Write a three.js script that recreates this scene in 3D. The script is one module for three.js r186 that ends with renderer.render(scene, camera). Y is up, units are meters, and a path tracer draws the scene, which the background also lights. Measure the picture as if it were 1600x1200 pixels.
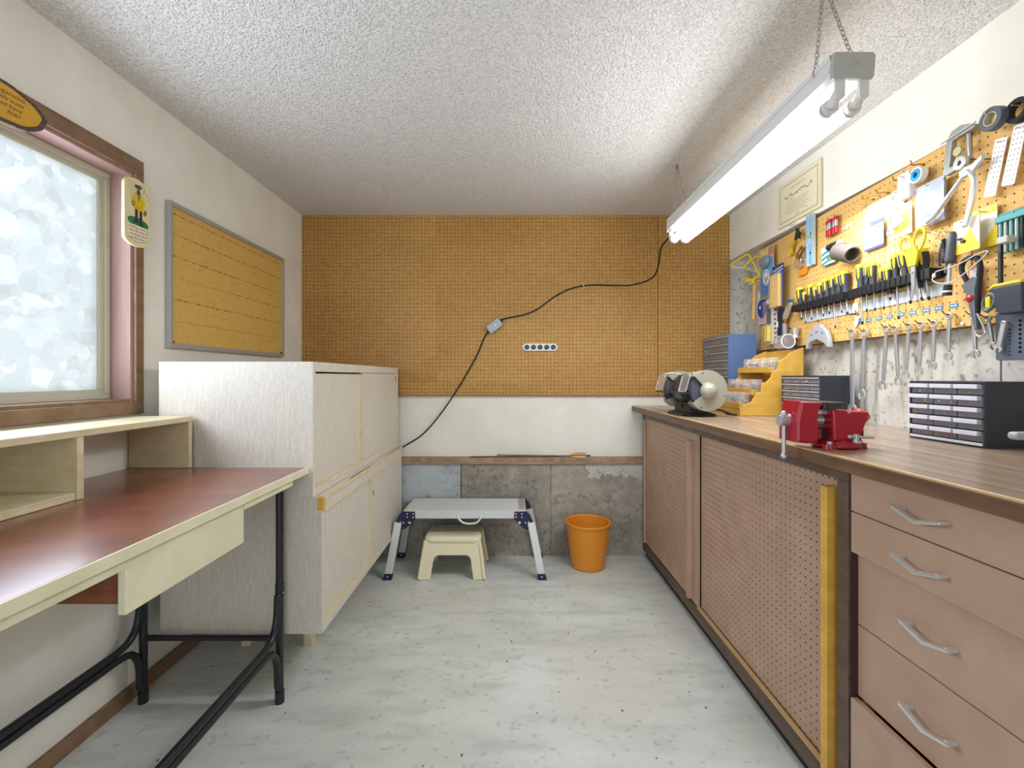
import * as THREE from 'three';
import { RoundedBoxGeometry } from 'three/addons/geometries/RoundedBoxGeometry.js';
import { mergeGeometries } from 'three/addons/utils/BufferGeometryUtils.js';
import { RectAreaLightUniformsLib } from 'three/addons/lights/RectAreaLightUniformsLib.js';

// ---------------------------------------------------------------- camera, sky, large lights, exposure
const scene = new THREE.Scene();
const renderer = new THREE.WebGLRenderer();
renderer.toneMapping = THREE.LinearToneMapping;
renderer.toneMappingExposure = 2.4;
renderer.shadowMap.enabled = true;
RectAreaLightUniformsLib.init();

const camera = new THREE.PerspectiveCamera(2 * Math.atan(600 / 700) * 180 / Math.PI, 4 / 3, 0.05, 60);
camera.position.set(0, 1.216, 3.097);
camera.lookAt(0, 1.216, 0);
camera.setViewOffset(1600, 1200, 0, 12, 1600, 1200);      // architectural lens shift: horizon a little above the middle
scene.add(camera);

scene.background = new THREE.Color(0.53, 0.56, 0.58);        // overcast daylight outside the window

// daylight that the frosted pane scatters into the room, as large as the pane, just inside it
const windowLight = new THREE.RectAreaLight(0xe4eeff, 3.0, 1.06, 0.68);
windowLight.position.set(-1.512, 1.53, 2.05);
windowLight.lookAt(0, 1.53, 2.05);
windowLight.name = 'window_daylight';
scene.add(windowLight);

// soft fill light added behind the camera, as large as an invented doorway
const addedFillLight = new THREE.RectAreaLight(0xf4f6ff, 0.7, 1.3, 2.0);
addedFillLight.position.set(-0.15, 1.02, 4.59);
addedFillLight.lookAt(-0.15, 1.02, 0);
addedFillLight.name = 'added_doorway_fill';
scene.add(addedFillLight);

// ---------------------------------------------------------------- helpers
const TAU = Math.PI * 2;
let seed = 12345;
const rnd = () => { seed = (seed * 1664525 + 1013904223) >>> 0; return seed / 4294967296; };
const rr = (a, b) => a + (b - a) * rnd();

function hash(x, y, s) { let h = (x * 374761393 + y * 668265263 + s * 1442695041) | 0; h = Math.imul(h ^ (h >>> 13), 1274126177); return ((h ^ (h >>> 16)) >>> 0) / 4294967296; }
function vnoise(x, y, s, per) {
  const xi = Math.floor(x), yi = Math.floor(y), fx = x - xi, fy = y - yi, w = (n) => per ? ((n % per) + per) % per : n;
  const u = fx * fx * (3 - 2 * fx), v = fy * fy * (3 - 2 * fy);
  const a = hash(w(xi), w(yi), s), b = hash(w(xi + 1), w(yi), s), c = hash(w(xi), w(yi + 1), s), d = hash(w(xi + 1), w(yi + 1), s);
  return a + (b - a) * u + (c - a) * v + (a - b - c + d) * u * v;
}
function fbm(x, y, s, oct = 4, per = 0) { let t = 0, a = 0.5, n = 0; for (let i = 0; i < oct; i++) { t += a * vnoise(x, y, s + i * 17, per); n += a; a *= 0.5; x *= 2; y *= 2; per *= 2; } return t / n; }
const mixc = (a, b, t) => a.map((v, i) => v + (b[i] - v) * t);
const cl = (v) => Math.max(0, Math.min(1, v));

function dataTex(w, h, fn, srgb = true) {
  const d = new Uint8Array(w * h * 4);
  for (let j = 0; j < h; j++) for (let i = 0; i < w; i++) {
    const c = fn(i / w, j / h), k = (j * w + i) * 4;
    if (typeof c === 'number') d[k] = d[k + 1] = d[k + 2] = cl(c) * 255; else { d[k] = cl(c[0] / 255) * 255; d[k + 1] = cl(c[1] / 255) * 255; d[k + 2] = cl(c[2] / 255) * 255; }
    d[k + 3] = 255;
  }
  const t = new THREE.DataTexture(d, w, h, THREE.RGBAFormat);
  t.magFilter = THREE.LinearFilter; t.minFilter = THREE.LinearMipmapLinearFilter; t.generateMipmaps = true;
  t.wrapS = t.wrapT = THREE.RepeatWrapping; if (srgb) t.colorSpace = THREE.SRGBColorSpace; t.needsUpdate = true;
  return t;
}
function rep(t, w, h = w, ox = 0, oy = 0) { t.repeat.set(1 / w, 1 / h); t.offset.set(ox, oy); return t; }
function canvasTex(w, h, draw) {
  const c = document.createElement('canvas'); c.width = w; c.height = h;
  draw(c.getContext('2d'), w, h);
  const t = new THREE.CanvasTexture(c); t.colorSpace = THREE.SRGBColorSpace; return t;
}
const std = (color, o = {}) => new THREE.MeshStandardMaterial({ color, roughness: 0.6, ...o });
const phy = (color, o = {}) => new THREE.MeshPhysicalMaterial({ color, roughness: 0.5, ...o });

// geometry builders: all return plain geometries with position, normal and uv in metres
function norm(g) {
  if (g.index) g = g.toNonIndexed();
  for (const k of Object.keys(g.attributes)) if (!['position', 'normal', 'uv'].includes(k)) g.deleteAttribute(k);
  return g;
}
function metric(g) {
  g = norm(g);
  const p = g.attributes.position, uv = new Float32Array(p.count * 2), a = new THREE.Vector3(), b = new THREE.Vector3(), c = new THREE.Vector3();
  for (let i = 0; i < p.count; i += 3) {
    a.fromBufferAttribute(p, i); b.fromBufferAttribute(p, i + 1); c.fromBufferAttribute(p, i + 2);
    const n = b.clone().sub(a).cross(c.clone().sub(a)), ax = Math.abs(n.x), ay = Math.abs(n.y), az = Math.abs(n.z);
    [a, b, c].forEach((v, k) => {
      const q = ax >= ay && ax >= az ? [v.z, v.y] : ay >= az ? [v.x, v.z] : [v.x, v.y];
      uv[(i + k) * 2] = q[0]; uv[(i + k) * 2 + 1] = q[1];
    });
  }
  g.setAttribute('uv', new THREE.BufferAttribute(uv, 2));
  return g;
}
function tr(g, o) {
  if (o.s) g.scale(...o.s);
  if (o.rx) g.rotateX(o.rx); if (o.ry) g.rotateY(o.ry); if (o.rz) g.rotateZ(o.rz);
  g.translate(o.x ?? 0, o.y ?? 0, o.z ?? 0);
  return g;
}
function bx(w, h, d, x = 0, y = 0, z = 0, r = 0) {
  const g = r ? new RoundedBoxGeometry(w, h, d, 2, Math.min(r, w / 2.05, h / 2.05, d / 2.05)) : new THREE.BoxGeometry(w, h, d);
  return metric(g.translate(x, y, z));
}
const span = (x0, x1, y0, y1, z0, z1, r = 0) => bx(x1 - x0, y1 - y0, z1 - z0, (x0 + x1) / 2, (y0 + y1) / 2, (z0 + z1) / 2, r);
function cy(r1, r2, h, x = 0, y = 0, z = 0, axis = 'y', seg = 24, open = false) {
  const g = new THREE.CylinderGeometry(r1, r2, h, seg, 1, open);
  if (axis === 'x') g.rotateZ(-Math.PI / 2); if (axis === 'z') g.rotateX(Math.PI / 2);
  return norm(g.translate(x, y, z));
}
const sp = (r, x = 0, y = 0, z = 0, s = [1, 1, 1]) => norm(new THREE.SphereGeometry(r, 20, 14).scale(...s).translate(x, y, z));
function tb(pts, r, n = 0, rad = 8, closed = false, tension = 0.5) {
  const c = new THREE.CatmullRomCurve3(pts.map((p) => new THREE.Vector3(...p)), closed, 'catmullrom', tension);
  const tube = norm(new THREE.TubeGeometry(c, n || pts.length * 6, r, rad, closed));
  if (closed) return tube;
  const caps = [0, 1].map((t) => { const e = c.getPoint(t); return sp(r, e.x, e.y, e.z); });
  return mergeGeometries([tube, ...caps]);
}
function rod(a, b, r, r2 = r, seg = 12) {
  const A = new THREE.Vector3(...a), B = new THREE.Vector3(...b), L = A.distanceTo(B), g = new THREE.CylinderGeometry(r2, r, L, seg);
  g.applyQuaternion(new THREE.Quaternion().setFromUnitVectors(new THREE.Vector3(0, 1, 0), B.clone().sub(A).normalize()));
  return norm(g.translate((A.x + B.x) / 2, (A.y + B.y) / 2, (A.z + B.z) / 2));
}
const la = (pts, seg = 32) => norm(new THREE.LatheGeometry(pts.map((p) => new THREE.Vector2(...p)), seg));
function shp(pts, holes = []) {
  const s = pts instanceof THREE.Path ? pts : new THREE.Shape(pts.map((p) => new THREE.Vector2(...p)));
  for (const h of holes) s.holes.push(h instanceof THREE.Path ? h : new THREE.Path(h.map((p) => new THREE.Vector2(...p))));
  return s;
}
function ex(s, depth, bevel = 0, cs = 10) {   // extruded along z, centred on z = 0
  const g = new THREE.ExtrudeGeometry(s instanceof THREE.Path ? s : shp(s), { depth: depth - 2 * bevel, bevelEnabled: bevel > 0, bevelSize: bevel, bevelThickness: bevel, bevelOffset: -bevel, bevelSegments: 2, curveSegments: cs });
  return metric(g.translate(0, 0, -depth / 2 + bevel));
}
function circ(x, y, r) { const p = new THREE.Path(); p.absarc(x, y, r, 0, TAU, true); return p; }
function disc(x, y, r) { const p = new THREE.Shape(); p.absarc(x, y, r, 0, TAU, false); return p; }
function rrect(w, h, r, x = 0, y = 0) {
  const s = new THREE.Shape(), a = x - w / 2, b = y - h / 2;
  s.moveTo(a + r, b); s.lineTo(a + w - r, b); s.absarc(a + w - r, b + r, r, -Math.PI / 2, 0); s.lineTo(a + w, b + h - r); s.absarc(a + w - r, b + h - r, r, 0, Math.PI / 2);
  s.lineTo(a + r, b + h); s.absarc(a + r, b + h - r, r, Math.PI / 2, Math.PI); s.lineTo(a, b + r); s.absarc(a + r, b + r, r, Math.PI, Math.PI * 1.5);
  return s;
}
const face = (w, h, x = 0, y = 0, z = 0) => norm(new THREE.PlaneGeometry(w, h).translate(x, y, z));

const taken = new Map();
function numbered(n) { const k = taken.get(n) ?? 0; taken.set(n, k + 1); return k ? n + '_' + String(k).padStart(3, '0') : n; }
function mesh(name, geos, mat, parent, label) {
  const list = (Array.isArray(geos) ? geos : [geos]).map(norm);
  const o = new THREE.Mesh(list.length > 1 ? mergeGeometries(list) : list[0], mat);
  o.name = name; o.castShadow = o.receiveShadow = true;
  if (label) o.userData.label = label;
  if (parent) parent.add(o);
  return o;
}
function tag(o, label, category, group) { o.userData.label = label; o.userData.category = category; if (group) o.userData.group = group; return o; }
function thing(name, label, category, [x, y, z] = [0, 0, 0], ry = 0, group) {
  const o = new THREE.Group(); o.name = numbered(name); o.position.set(x, y, z); o.rotation.y = ry; scene.add(o);
  return tag(o, label, category, group);
}
function struct(name, geos, mat) { const o = mesh(name, geos, mat, scene); o.userData.kind = 'structure'; return o; }

// ---------------------------------------------------------------- textures and materials
const grainTex = (a, b, sx, sy, s, size = 512, amt = 1) => dataTex(size, size, (u, v) => {
  const n = fbm(u * sx, v * sy, s, 4, 0), m = fbm(u * sx * 4, v * sy * 0.5, s + 5, 3, 0), k = cl((n * 0.6 + m * 0.6 - 0.3) * 1.5 * amt);
  return mixc(a, b, k);
});
const speckTex = (a, b, f, s, size = 256, gain = 1) => dataTex(size, size, (u, v) => mixc(a, b, cl((fbm(u * f, v * f, s, 4, f) - 0.5) * 2 * gain + 0.5)));

const M = {};
M.paint = std(0xffffff, { roughness: 0.85, map: rep(speckTex([232, 229, 217], [240, 238, 228], 8, 3), 1.3), bumpMap: rep(speckTex([90, 90, 90], [160, 160, 160], 64, 4, 256), 0.5), bumpScale: 0.0006 });
M.ceiling = std(0xffffff, {
  roughness: 0.95, map: rep(dataTex(512, 512, (u, v) => { const n = fbm(u * 200, v * 200, 21, 2, 200); return mixc([196, 193, 188], [226, 225, 223], cl(1.9 - n * 2)); }), 1.0),
  bumpMap: rep(dataTex(1024, 1024, (u, v) => { const n = vnoise(u * 190, v * 190, 9, 190) * 0.6 + vnoise(u * 340, v * 340, 10, 340) * 0.4; return cl((n - 0.4) * 2.2); }, false), 1.0), bumpScale: 0.004,
});
M.floor = std(0xffffff, {
  roughness: 0.5, map: rep(dataTex(1024, 1024, (u, v) => {
    const x = u * 3, y = v * 4.8, n = fbm(x * 2.2, y * 4, 31, 5), m = fbm(x * 7, y * 24, 33, 4), p = fbm(x * 40, y * 60, 35, 2), warm = fbm(x * 1.6 + 9, y * 1.6, 37, 3);
    let c = mixc([194, 201, 195], [226, 231, 226], cl((n * 0.7 + m * 0.4 - 0.25) * 1.5));
    c = mixc(c, [176, 182, 175], 0.3 * cl((0.46 - m) * 4));
    c = mixc(c, [208, 200, 190], 0.6 * cl((warm - 0.55) * 3));
    c = mixc(c, [150, 150, 142], 0.35 * cl((p - 0.7) * 6));
    const sp = hash(Math.floor(u * 512), Math.floor(v * 700), 5); if (sp > 0.9994) c = [60, 62, 58];
    return c;
  }), 3.0, 4.8, 0.5, 0),
  bumpMap: rep(speckTex([110, 110, 110], [150, 150, 150], 32, 41), 0.6), bumpScale: 0.001,
});
M.concreteBack = std(0xffffff, {
  roughness: 0.92, map: rep(dataTex(1024, 256, (u, v) => {
    const x = u * 2.94 - 1.44, y = v * 0.66, n = fbm(x * 3.5, y * 5, 51, 5), m = fbm(x * 30, y * 30, 53, 3), streak = fbm(x * 9, y * 2, 55, 3);
    let c = mixc([126, 121, 111], [194, 187, 174], cl(n * 0.8 + m * 0.5 + streak * 0.3 - 0.32));
    const edge = fbm(x * 26, y * 26, 57, 3);
    if (x < -0.345 && y > 0.36 + (edge - 0.5) * 0.04) c = mixc([148, 160, 166], [198, 205, 208], cl(n * 0.9 + m * 0.4 - 0.1));
    if (x > 0.5 && y > 0.55 + (edge - 0.5) * 0.16 - (x - 0.5) * 0.06) c = mixc(c, [206, 208, 206], 0.75);
    c = mixc(c, [84, 80, 74], 0.55 * cl((fbm(x * 80, y * 80, 58, 2) - 0.66) * 6) * cl((0.62 - n) * 5));
    if (Math.abs(x + 0.345) < 0.004 && y > 0.34) c = [92, 90, 84];
    if (Math.abs(x - 0.26 - (edge - 0.5) * 0.004) < 0.0025) c = mixc(c, [88, 82, 74], 0.7);
    c = mixc(c, [92, 88, 82], 0.5 * cl(1 - Math.abs(y - 0.36 - (edge - 0.5) * 0.16 - Math.sin(x * 4) * 0.02) / 0.03) * cl(m * 3 - 1));
    return c;
  }), 2.94, 0.66, 1.44 / 2.94, 0),
  bumpMap: rep(speckTex([60, 60, 60], [200, 200, 200], 40, 59), 0.6), bumpScale: 0.002,
});
M.concreteRight = std(0xffffff, {
  roughness: 0.9, map: rep(dataTex(1024, 512, (u, v) => {
    const x = u * 4, y = v * 2, n = fbm(x * 2.5, y * 3, 61, 5), m = fbm(x * 26, y * 26, 63, 3), board = fbm(x * 14, y * 1.2, 65, 3), st = fbm(x * 5, y * 6, 67, 4);
    let c = mixc([196, 191, 180], [228, 225, 216], cl(n * 0.5 + board * 0.7 - 0.15));
    c = mixc(c, [140, 136, 128], 0.8 * cl((st - 0.6) * 4) * cl(m * 1.6 - 0.3));
    c = mixc(c, [112, 106, 98], 0.6 * cl((fbm(x * 60, y * 60, 64, 2) - 0.7) * 8));
    return c;
  }), 4, 2), bumpMap: rep(speckTex([70, 70, 70], [190, 190, 190], 40, 69), 0.5), bumpScale: 0.0015,
});
const pegAlpha = (pitch, dia) => { const t = dataTex(64, 64, (u, v) => { const d = Math.hypot(u - 0.5, v - 0.5) * pitch; return d < dia / 2 ? 0 : 1; }, false); return rep(t, pitch); };
M.pegBack = std(0xffffff, {
  roughness: 0.55, alphaMap: pegAlpha(0.0254, 0.0068), alphaTest: 0.5,
  map: rep(dataTex(512, 512, (u, v) => { const n = fbm(u * 5, v * 5, 71, 4), m = fbm(u * 120, v * 120, 73, 2, 120); return mixc([170, 124, 58], [200, 156, 86], cl(n * 0.7 + m * 0.6 - 0.2)); }), 2.6, 1.3, 0.2, 0.1),
});
M.pegTool = std(0xffffff, {
  roughness: 0.75, alphaMap: pegAlpha(0.0254, 0.0052), alphaTest: 0.5,
  map: rep(dataTex(256, 256, (u, v) => { const n = fbm(u * 6, v * 6, 75, 4, 6), m = fbm(u * 90, v * 90, 77, 2, 90); return mixc([212, 166, 92], [232, 194, 122], cl(n * 0.7 + m * 0.6 - 0.2)); }), 1.0),
});
M.hardEdge = std(0x8a5a2a, { roughness: 0.8 });
M.pegDoor = std(0xffffff, { roughness: 0.5, alphaMap: pegAlpha(0.0254, 0.0056), alphaTest: 0.5, map: rep(speckTex([178, 146, 124], [188, 156, 134], 10, 79), 0.8) });
M.drawerPaint = std(0xffffff, { roughness: 0.45, map: rep(speckTex([179, 148, 126], [188, 157, 135], 12, 81), 0.9) });
M.benchWood = std(0xffffff, { roughness: 0.5, map: rep(grainTex([84, 66, 54], [112, 90, 74], 3, 40, 83, 256), 0.7, 0.7) });
M.benchTop = std(0xffffff, { roughness: 0.24, map: rep(grainTex([138, 116, 98], [188, 167, 146], 40, 4, 85, 512), 0.7, 1.4) });
M.benchEdge = std(0xffffff, { roughness: 0.45, map: rep(grainTex([86, 62, 44], [128, 94, 66], 3, 40, 87, 256), 1.2, 0.4) });
M.nosing = std(0xbf9d6c, { roughness: 0.4 });
M.cabFront = std(0xffffff, { roughness: 0.5, map: rep(dataTex(512, 512, (u, v) => mixc([198, 191, 178], [226, 221, 209], cl(fbm(u * 130, v * 12, 89, 3) * 0.6 + fbm(u * 250, v * 50, 90, 2) * 0.8 - 0.15))), 0.6, 0.6) });
M.cream = std(0xffffff, { roughness: 0.45, map: rep(speckTex([222, 217, 184], [232, 228, 200], 10, 93), 0.7) });
M.creamWood = std(0xffffff, { roughness: 0.45, map: rep(grainTex([206, 192, 150], [228, 220, 190], 4, 30, 94, 256), 0.6, 0.4) });
M.deskTop = phy(0xffffff, { clearcoat: 0.6, clearcoatRoughness: 0.25, roughness: 0.3, map: rep(dataTex(512, 512, (u, v) => { const n = fbm(u * 6, v * 30, 95, 5), s = fbm(u * 14, v * 14, 96, 3); return mixc([108, 56, 41], [150, 88, 64], cl(n * 1.1 + s * 0.5 - 0.3)); }), 0.8, 1.6) });
M.deskWood = std(0xffffff, { roughness: 0.6, map: rep(grainTex([104, 54, 28], [146, 84, 46], 4, 30, 97, 256), 0.5) });
M.tubeBlack = std(0x14161c, { roughness: 0.35, map: rep(speckTex([20, 22, 28], [38, 40, 46], 20, 98), 0.3) }); M.tubeBlack.color.set(0xffffff);
M.casing = std(0xffffff, { roughness: 0.55, map: rep(grainTex([116, 90, 66], [152, 122, 94], 4, 30, 99, 256), 0.6) });
M.jamb = std(0xffffff, { roughness: 0.65, map: rep(dataTex(256, 256, (u, v) => { const k = Math.hypot((u - 0.4) * 3, v - 0.62), k2 = Math.hypot((u - 0.7) * 3, v - 0.2); if (k < 0.03 || k2 < 0.022) return [104, 78, 84]; return mixc([156, 122, 116], [180, 150, 142], cl(fbm(u * 30, v * 4, 101, 4))); }), 0.5, 0.9) });
M.alu = std(0xcfcfc8, { roughness: 0.35, metalness: 0.55 });
M.winFrame = std(0xc9c6b4, { roughness: 0.45, metalness: 0.1 });
M.brushed = std(0xdadcda, { roughness: 0.4, metalness: 0.4 });
M.chrome = std(0xe2e4e6, { roughness: 0.24, metalness: 0.75 });
M.steel = std(0xc2c6cc, { roughness: 0.34, metalness: 0.7 });
M.darkSteel = std(0x4a4a4a, { roughness: 0.4, metalness: 0.7 });
M.wire = std(0xb9b6ac, { roughness: 0.35, metalness: 0.8 });
M.black = std(0x15161a, { roughness: 0.5 });
M.rubber = std(0x1c1d22, { roughness: 0.75 });
M.navy = std(0x161c44, { roughness: 0.45 });
M.yellow = std(0xe3c81c, { roughness: 0.45 });
M.orange = std(0xe0912a, { roughness: 0.45 });
M.red = std(0xb2182a, { roughness: 0.35 });
M.white = std(0xe6e6e2, { roughness: 0.5 });
M.clear = phy(0xffffff, { transmission: 0.92, thickness: 0, roughness: 0.08, ior: 1.45 });
M.smoky = phy(0xd2d0d6, { transmission: 0.76, thickness: 0, roughness: 0.2, ior: 1.45 });
M.brass = std(0xa08040, { roughness: 0.4, metalness: 0.8 });
M.bareWood = std(0xffffff, { roughness: 0.65, map: rep(grainTex([196, 156, 96], [222, 188, 130], 4, 30, 103, 256), 0.3) });
M.yellowWood = std(0xffffff, { roughness: 0.45, map: rep(grainTex([206, 158, 62], [228, 184, 88], 4, 30, 104, 256), 0.5) });
M.label = std(0x3f86c0, { roughness: 0.5 });

// ---------------------------------------------------------------- the room
const CEIL = 2.322, XL = -1.442, XR = 1.494;
struct('floor', span(-1.6, 1.75, -0.12, 0, -0.2, 4.75), M.floor);
struct('ceiling', span(-1.6, 1.75, CEIL, CEIL + 0.12, -0.2, 4.75), M.ceiling);
struct('wall_back', [span(-1.6, 1.75, 0, 1.09, -0.2, 0), span(-1.6, XL, 1.09, CEIL, -0.2, 0), span(1.494, 1.75, 1.09, CEIL, -0.2, 0)], M.paint);
struct('wall_back_dark_backing', span(XL, 1.494, 1.09, CEIL, -0.2, -0.09), M.casing);   // unseen brown boards and cavity added behind the pegboard to darken its holes
struct('wall_back_foundation', span(XL, 1.6, 0, 0.62, 0, 0.06), M.concreteBack);
struct('wall_back_corner', span(1.4945, 1.62, 0.663, 2.012, 0, 0.005), M.concreteRight);
struct('wall_rear', [span(-1.6, -0.8, 0, CEIL, 4.6, 4.75), span(0.5, 1.75, 0, CEIL, 4.6, 4.75), span(-0.8, 0.5, 2.05, CEIL, 4.6, 4.75)], M.paint);
struct('added_trim_2', [span(-0.86, -0.8, 0, 2.11, 4.585, 4.6), span(0.5, 0.56, 0, 2.11, 4.585, 4.6), span(-0.8, 0.5, 2.05, 2.11, 4.585, 4.6)], M.casing);   // casing of the unseen doorway added for the fill light
const WZ0 = 1.397, WZ1 = 2.72, WY0 = 1.119, WY1 = 1.988;                       // window opening
struct('wall_left', [span(-1.6, XL, 0, WY0, 0, 4.6), span(-1.6, XL, WY1, CEIL, 0, 4.6), span(-1.6, XL, WY0, WY1, 0, WZ0), span(-1.6, XL, WY0, WY1, WZ1, 4.6)], M.paint);
struct('wall_right', span(XR, 1.75, 2.012, CEIL, 0, 4.6), M.paint);
struct('baseboard_left', span(XL, XL + 0.018, 0, 0.055, 0.06, 4.6, 0.003), M.casing);
// the foundation wall behind the tool board runs a few degrees off the room's axis
const BA = -Math.PI / 2 - Math.atan(0.0606), B0 = [1.5326, 0.303];
const bdx = -0.0605, bdz = 0.99817;
const onBoard = (s, y, d = 0) => [B0[0] + bdx * s - bdz * d, y, B0[1] + bdz * s + bdx * d];
{
  const w = struct('wall_right_foundation', bx(4.9, 2.012, 0.22, 2.05, 1.006, -0.155), M.concreteRight);
  w.position.set(...onBoard(0, 0)); w.rotation.y = BA;
  const g = mesh('form_seam', bx(0.004, 2.0, 0.004, 1.428, 1.0, -0.0455), std(0x66625a, { roughness: 0.95 }), w);
}
{ // wooden plate on top of the low foundation wall
  const t = struct('trim_1', span(XL, 1.55, 0.62, 0.663, 0, 0.072, 0.003), std(0xffffff, { roughness: 0.7, map: rep(grainTex([136, 110, 86], [192, 164, 132], 6, 30, 111, 256), 0.9, 0.2) }));
}

// window: casing, jambs, aluminium frame and frosted pane
{
  const w = new THREE.Group(); w.name = 'window_1'; w.userData.kind = 'structure'; scene.add(w);
  const x0 = XL - 0.001, x1 = XL + 0.016, c = 0.045;
  mesh('casing', span(x0, x1, WY1, WY1 + 0.056, WZ0 - 0.037, WZ1 + c, 0.003), M.casing, w);
  mesh('casing', span(x0, x1, WY0 - 0.046, WY0, WZ0 - 0.037, WZ1 + c, 0.003), M.casing, w);
  mesh('casing', span(x0, x1, WY0, WY1, WZ0 - 0.037, WZ0, 0.003), M.casing, w);
  mesh('casing', span(x0, x1, WY0, WY1, WZ1, WZ1 + c, 0.003), M.casing, w);
  mesh('jamb', span(-1.56, XL + 0.004, WY0, WY1, WZ0, WZ0 + 0.012), M.jamb, w, 'pinkish painted pine jamb with knots');
  mesh('jamb', span(-1.56, XL + 0.004, WY0, WY1, WZ1 - 0.012, WZ1), M.jamb, w);
  mesh('jamb', span(-1.56, XL + 0.004, WY1 - 0.012, WY1, WZ0 + 0.012, WZ1 - 0.012), M.jamb, w);
  mesh('window_sill', span(-1.56, XL + 0.004, WY0, WY0 + 0.012, WZ0 + 0.012, WZ1 - 0.012), M.casing, w);
  const a0 = WZ0 + 0.012, a1 = WZ1 - 0.012, b0 = WY0 + 0.012, b1 = WY1 - 0.012, fw = 0.036;
  for (const [k, th, xx] of [[0, fw, -1.535], [1, 0.02, -1.524]]) {
    mesh('frame_rail', [span(xx - 0.02, xx + 0.012, b0, b0 + th, a0, a1, 0.003)], M.winFrame, w);
    mesh('frame_rail', [span(xx - 0.02, xx + 0.012, b1 - th, b1, a0, a1, 0.003)], M.winFrame, w);
    mesh('frame_stile', [span(xx - 0.02, xx + 0.012, b0 + th, b1 - th, a0, a0 + th, 0.003)], M.winFrame, w);
    mesh('frame_stile', [span(xx - 0.02, xx + 0.012, b0 + th, b1 - th, a1 - th, a1, 0.003)], M.winFrame, w);
  }
  const frost = canvasTex(1024, 640, (g, W, H) => {
    g.fillStyle = '#d2dadc'; g.fillRect(0, 0, W, H);
    seed = 77;
    for (let i = 0; i < 900; i++) {
      const x = rnd() * W, y = rnd() * H, r = rr(18, 44), n = 2 + (rnd() * 3 | 0), ph = rnd() * TAU, v = rr(196, 252);
      g.fillStyle = `rgba(${v - 5 | 0},${v | 0},${Math.min(255, v + 2) | 0},${rr(0.25, 0.75).toFixed(2)})`;
      g.beginPath();
      for (let k = 0; k <= n * 2; k++) { const q = ph + k * Math.PI / n, R = r * rr(0.45, 1.15); g[k ? 'lineTo' : 'moveTo'](x + Math.cos(q) * R, y + Math.sin(q) * R * 0.9); }
      g.fill();
    }
  });
  const pane = mesh('pane', face(a1 - a0 - 2 * fw, b1 - b0 - 2 * fw), phy(0xffffff, { map: frost, transmission: 1, thickness: 0, roughness: 0.96, ior: 1.5, side: THREE.DoubleSide }), w, 'frosted leaf-patterned window pane');
  pane.rotation.y = Math.PI / 2; pane.position.set(-1.532, (b0 + b1) / 2, (a0 + a1) / 2);
}

// pegboard on the back wall: one full sheet and a strip
const backPegs = (x0, x1, label) => {
  const t = thing('pegboard', label, 'pegboard', [0, 0, 0], 0, undefined);
  mesh('perforated_sheet', span(x0 + 0.001, x1 - 0.001, 1.088, CEIL - 0.001, 0.0218, 0.0222), M.pegBack, t);
  mesh('edge_strip', [span(x0 + 0.001, x1 - 0.001, 1.082, 1.088, 0, 0.0224), span(x0, x0 + 0.0015, 1.088, CEIL - 0.002, 0, 0.0222), span(x1 - 0.0015, x1, 1.088, CEIL - 0.002, 0, 0.0222)], M.hardEdge, t);
};
backPegs(XL, 1.0, 'wide brown pegboard sheet covering the back wall behind the black cord');
backPegs(1.002, 1.492, 'narrow brown pegboard strip in the corner behind the bench grinder');

// ---------------------------------------------------------------- two stacked sliding-door cabinets
function slidingCabinet(name, label, o) {
  const { x0, x1, y0, y1, z0, z1, split, rail, holes } = o, t = thing(name, label, 'cabinet'), e = 0.018;
  mesh('side_panel', span(x0, x1 - 0.002, y0, y1, z1 - e, z1, 0.0015), M.cabFront, t);
  mesh('side_panel', span(x0, x1 - 0.002, y0, y1, z0, z0 + e, 0.0015), M.cabFront, t);
  mesh('top_panel', span(x0, x1 - 0.002, y1 - e, y1, z0 + e, z1 - e), M.cabFront, t);
  mesh('bottom_panel', span(x0, x1 - 0.002, y0, y0 + e, z0 + e, z1 - e), M.cabFront, t);
  mesh('back_panel', span(x0, x0 + 0.008, y0 + e, y1 - e, z0 + e, z1 - e), M.cabFront, t);
  // front frame: stiles and rails
  mesh('front_frame', [span(x1 - 0.012, x1, y0, y1, z1 - 0.02, z1 - 0.0005, 0.001), span(x1 - 0.012, x1, y0, y1, z0, z0 + 0.02, 0.001), span(x1 - 0.012, x1, y1 - rail, y1, z0 + 0.02, z1 - 0.02, 0.001), span(x1 - 0.012, x1, y0, y0 + 0.03, z0 + 0.02, z1 - 0.02, 0.001)], M.cabFront, t);
  mesh('door_track', span(x1 - 0.03, x1 - 0.004, y0 + 0.03, y0 + 0.036, z0 + 0.02, z1 - 0.02), M.creamWood, t);
  const d1 = mesh('sliding_door', span(x1 - 0.028, x1 - 0.016, y0 + 0.036, y1 - rail - 0.006, split - 0.02, z1 - 0.021, 0.001), M.cabFront, t);
  const d2 = mesh('sliding_door', span(x1 - 0.013, x1 - 0.003, y0 + 0.036, y1 - rail - 0.002, z0 + 0.021, split, 0.001), M.cabFront, t);
  mesh('door_edging', span(x1 - 0.016, x1 - 0.002, y0 + 0.036, y1 - rail - 0.002, split, split + 0.006), M.creamWood, d2);
  for (const [z, y] of holes) mesh('finger_slot', span(x1 - 0.004, x1 - 0.0022, y - 0.014, y + 0.014, z - 0.006, z + 0.006, 0.0008), M.darkSteel, d2);
  return t;
}
slidingCabinet('sliding_door_cabinet', 'cream sliding-door cabinet stacked on top of another cabinet', { x0: -1.35, x1: -0.76, y0: 0.752, y1: 1.272, z0: 0.108, z1: 1.385, split: 0.804, rail: 0.038, holes: [[0.16, 1.2]] });
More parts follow.
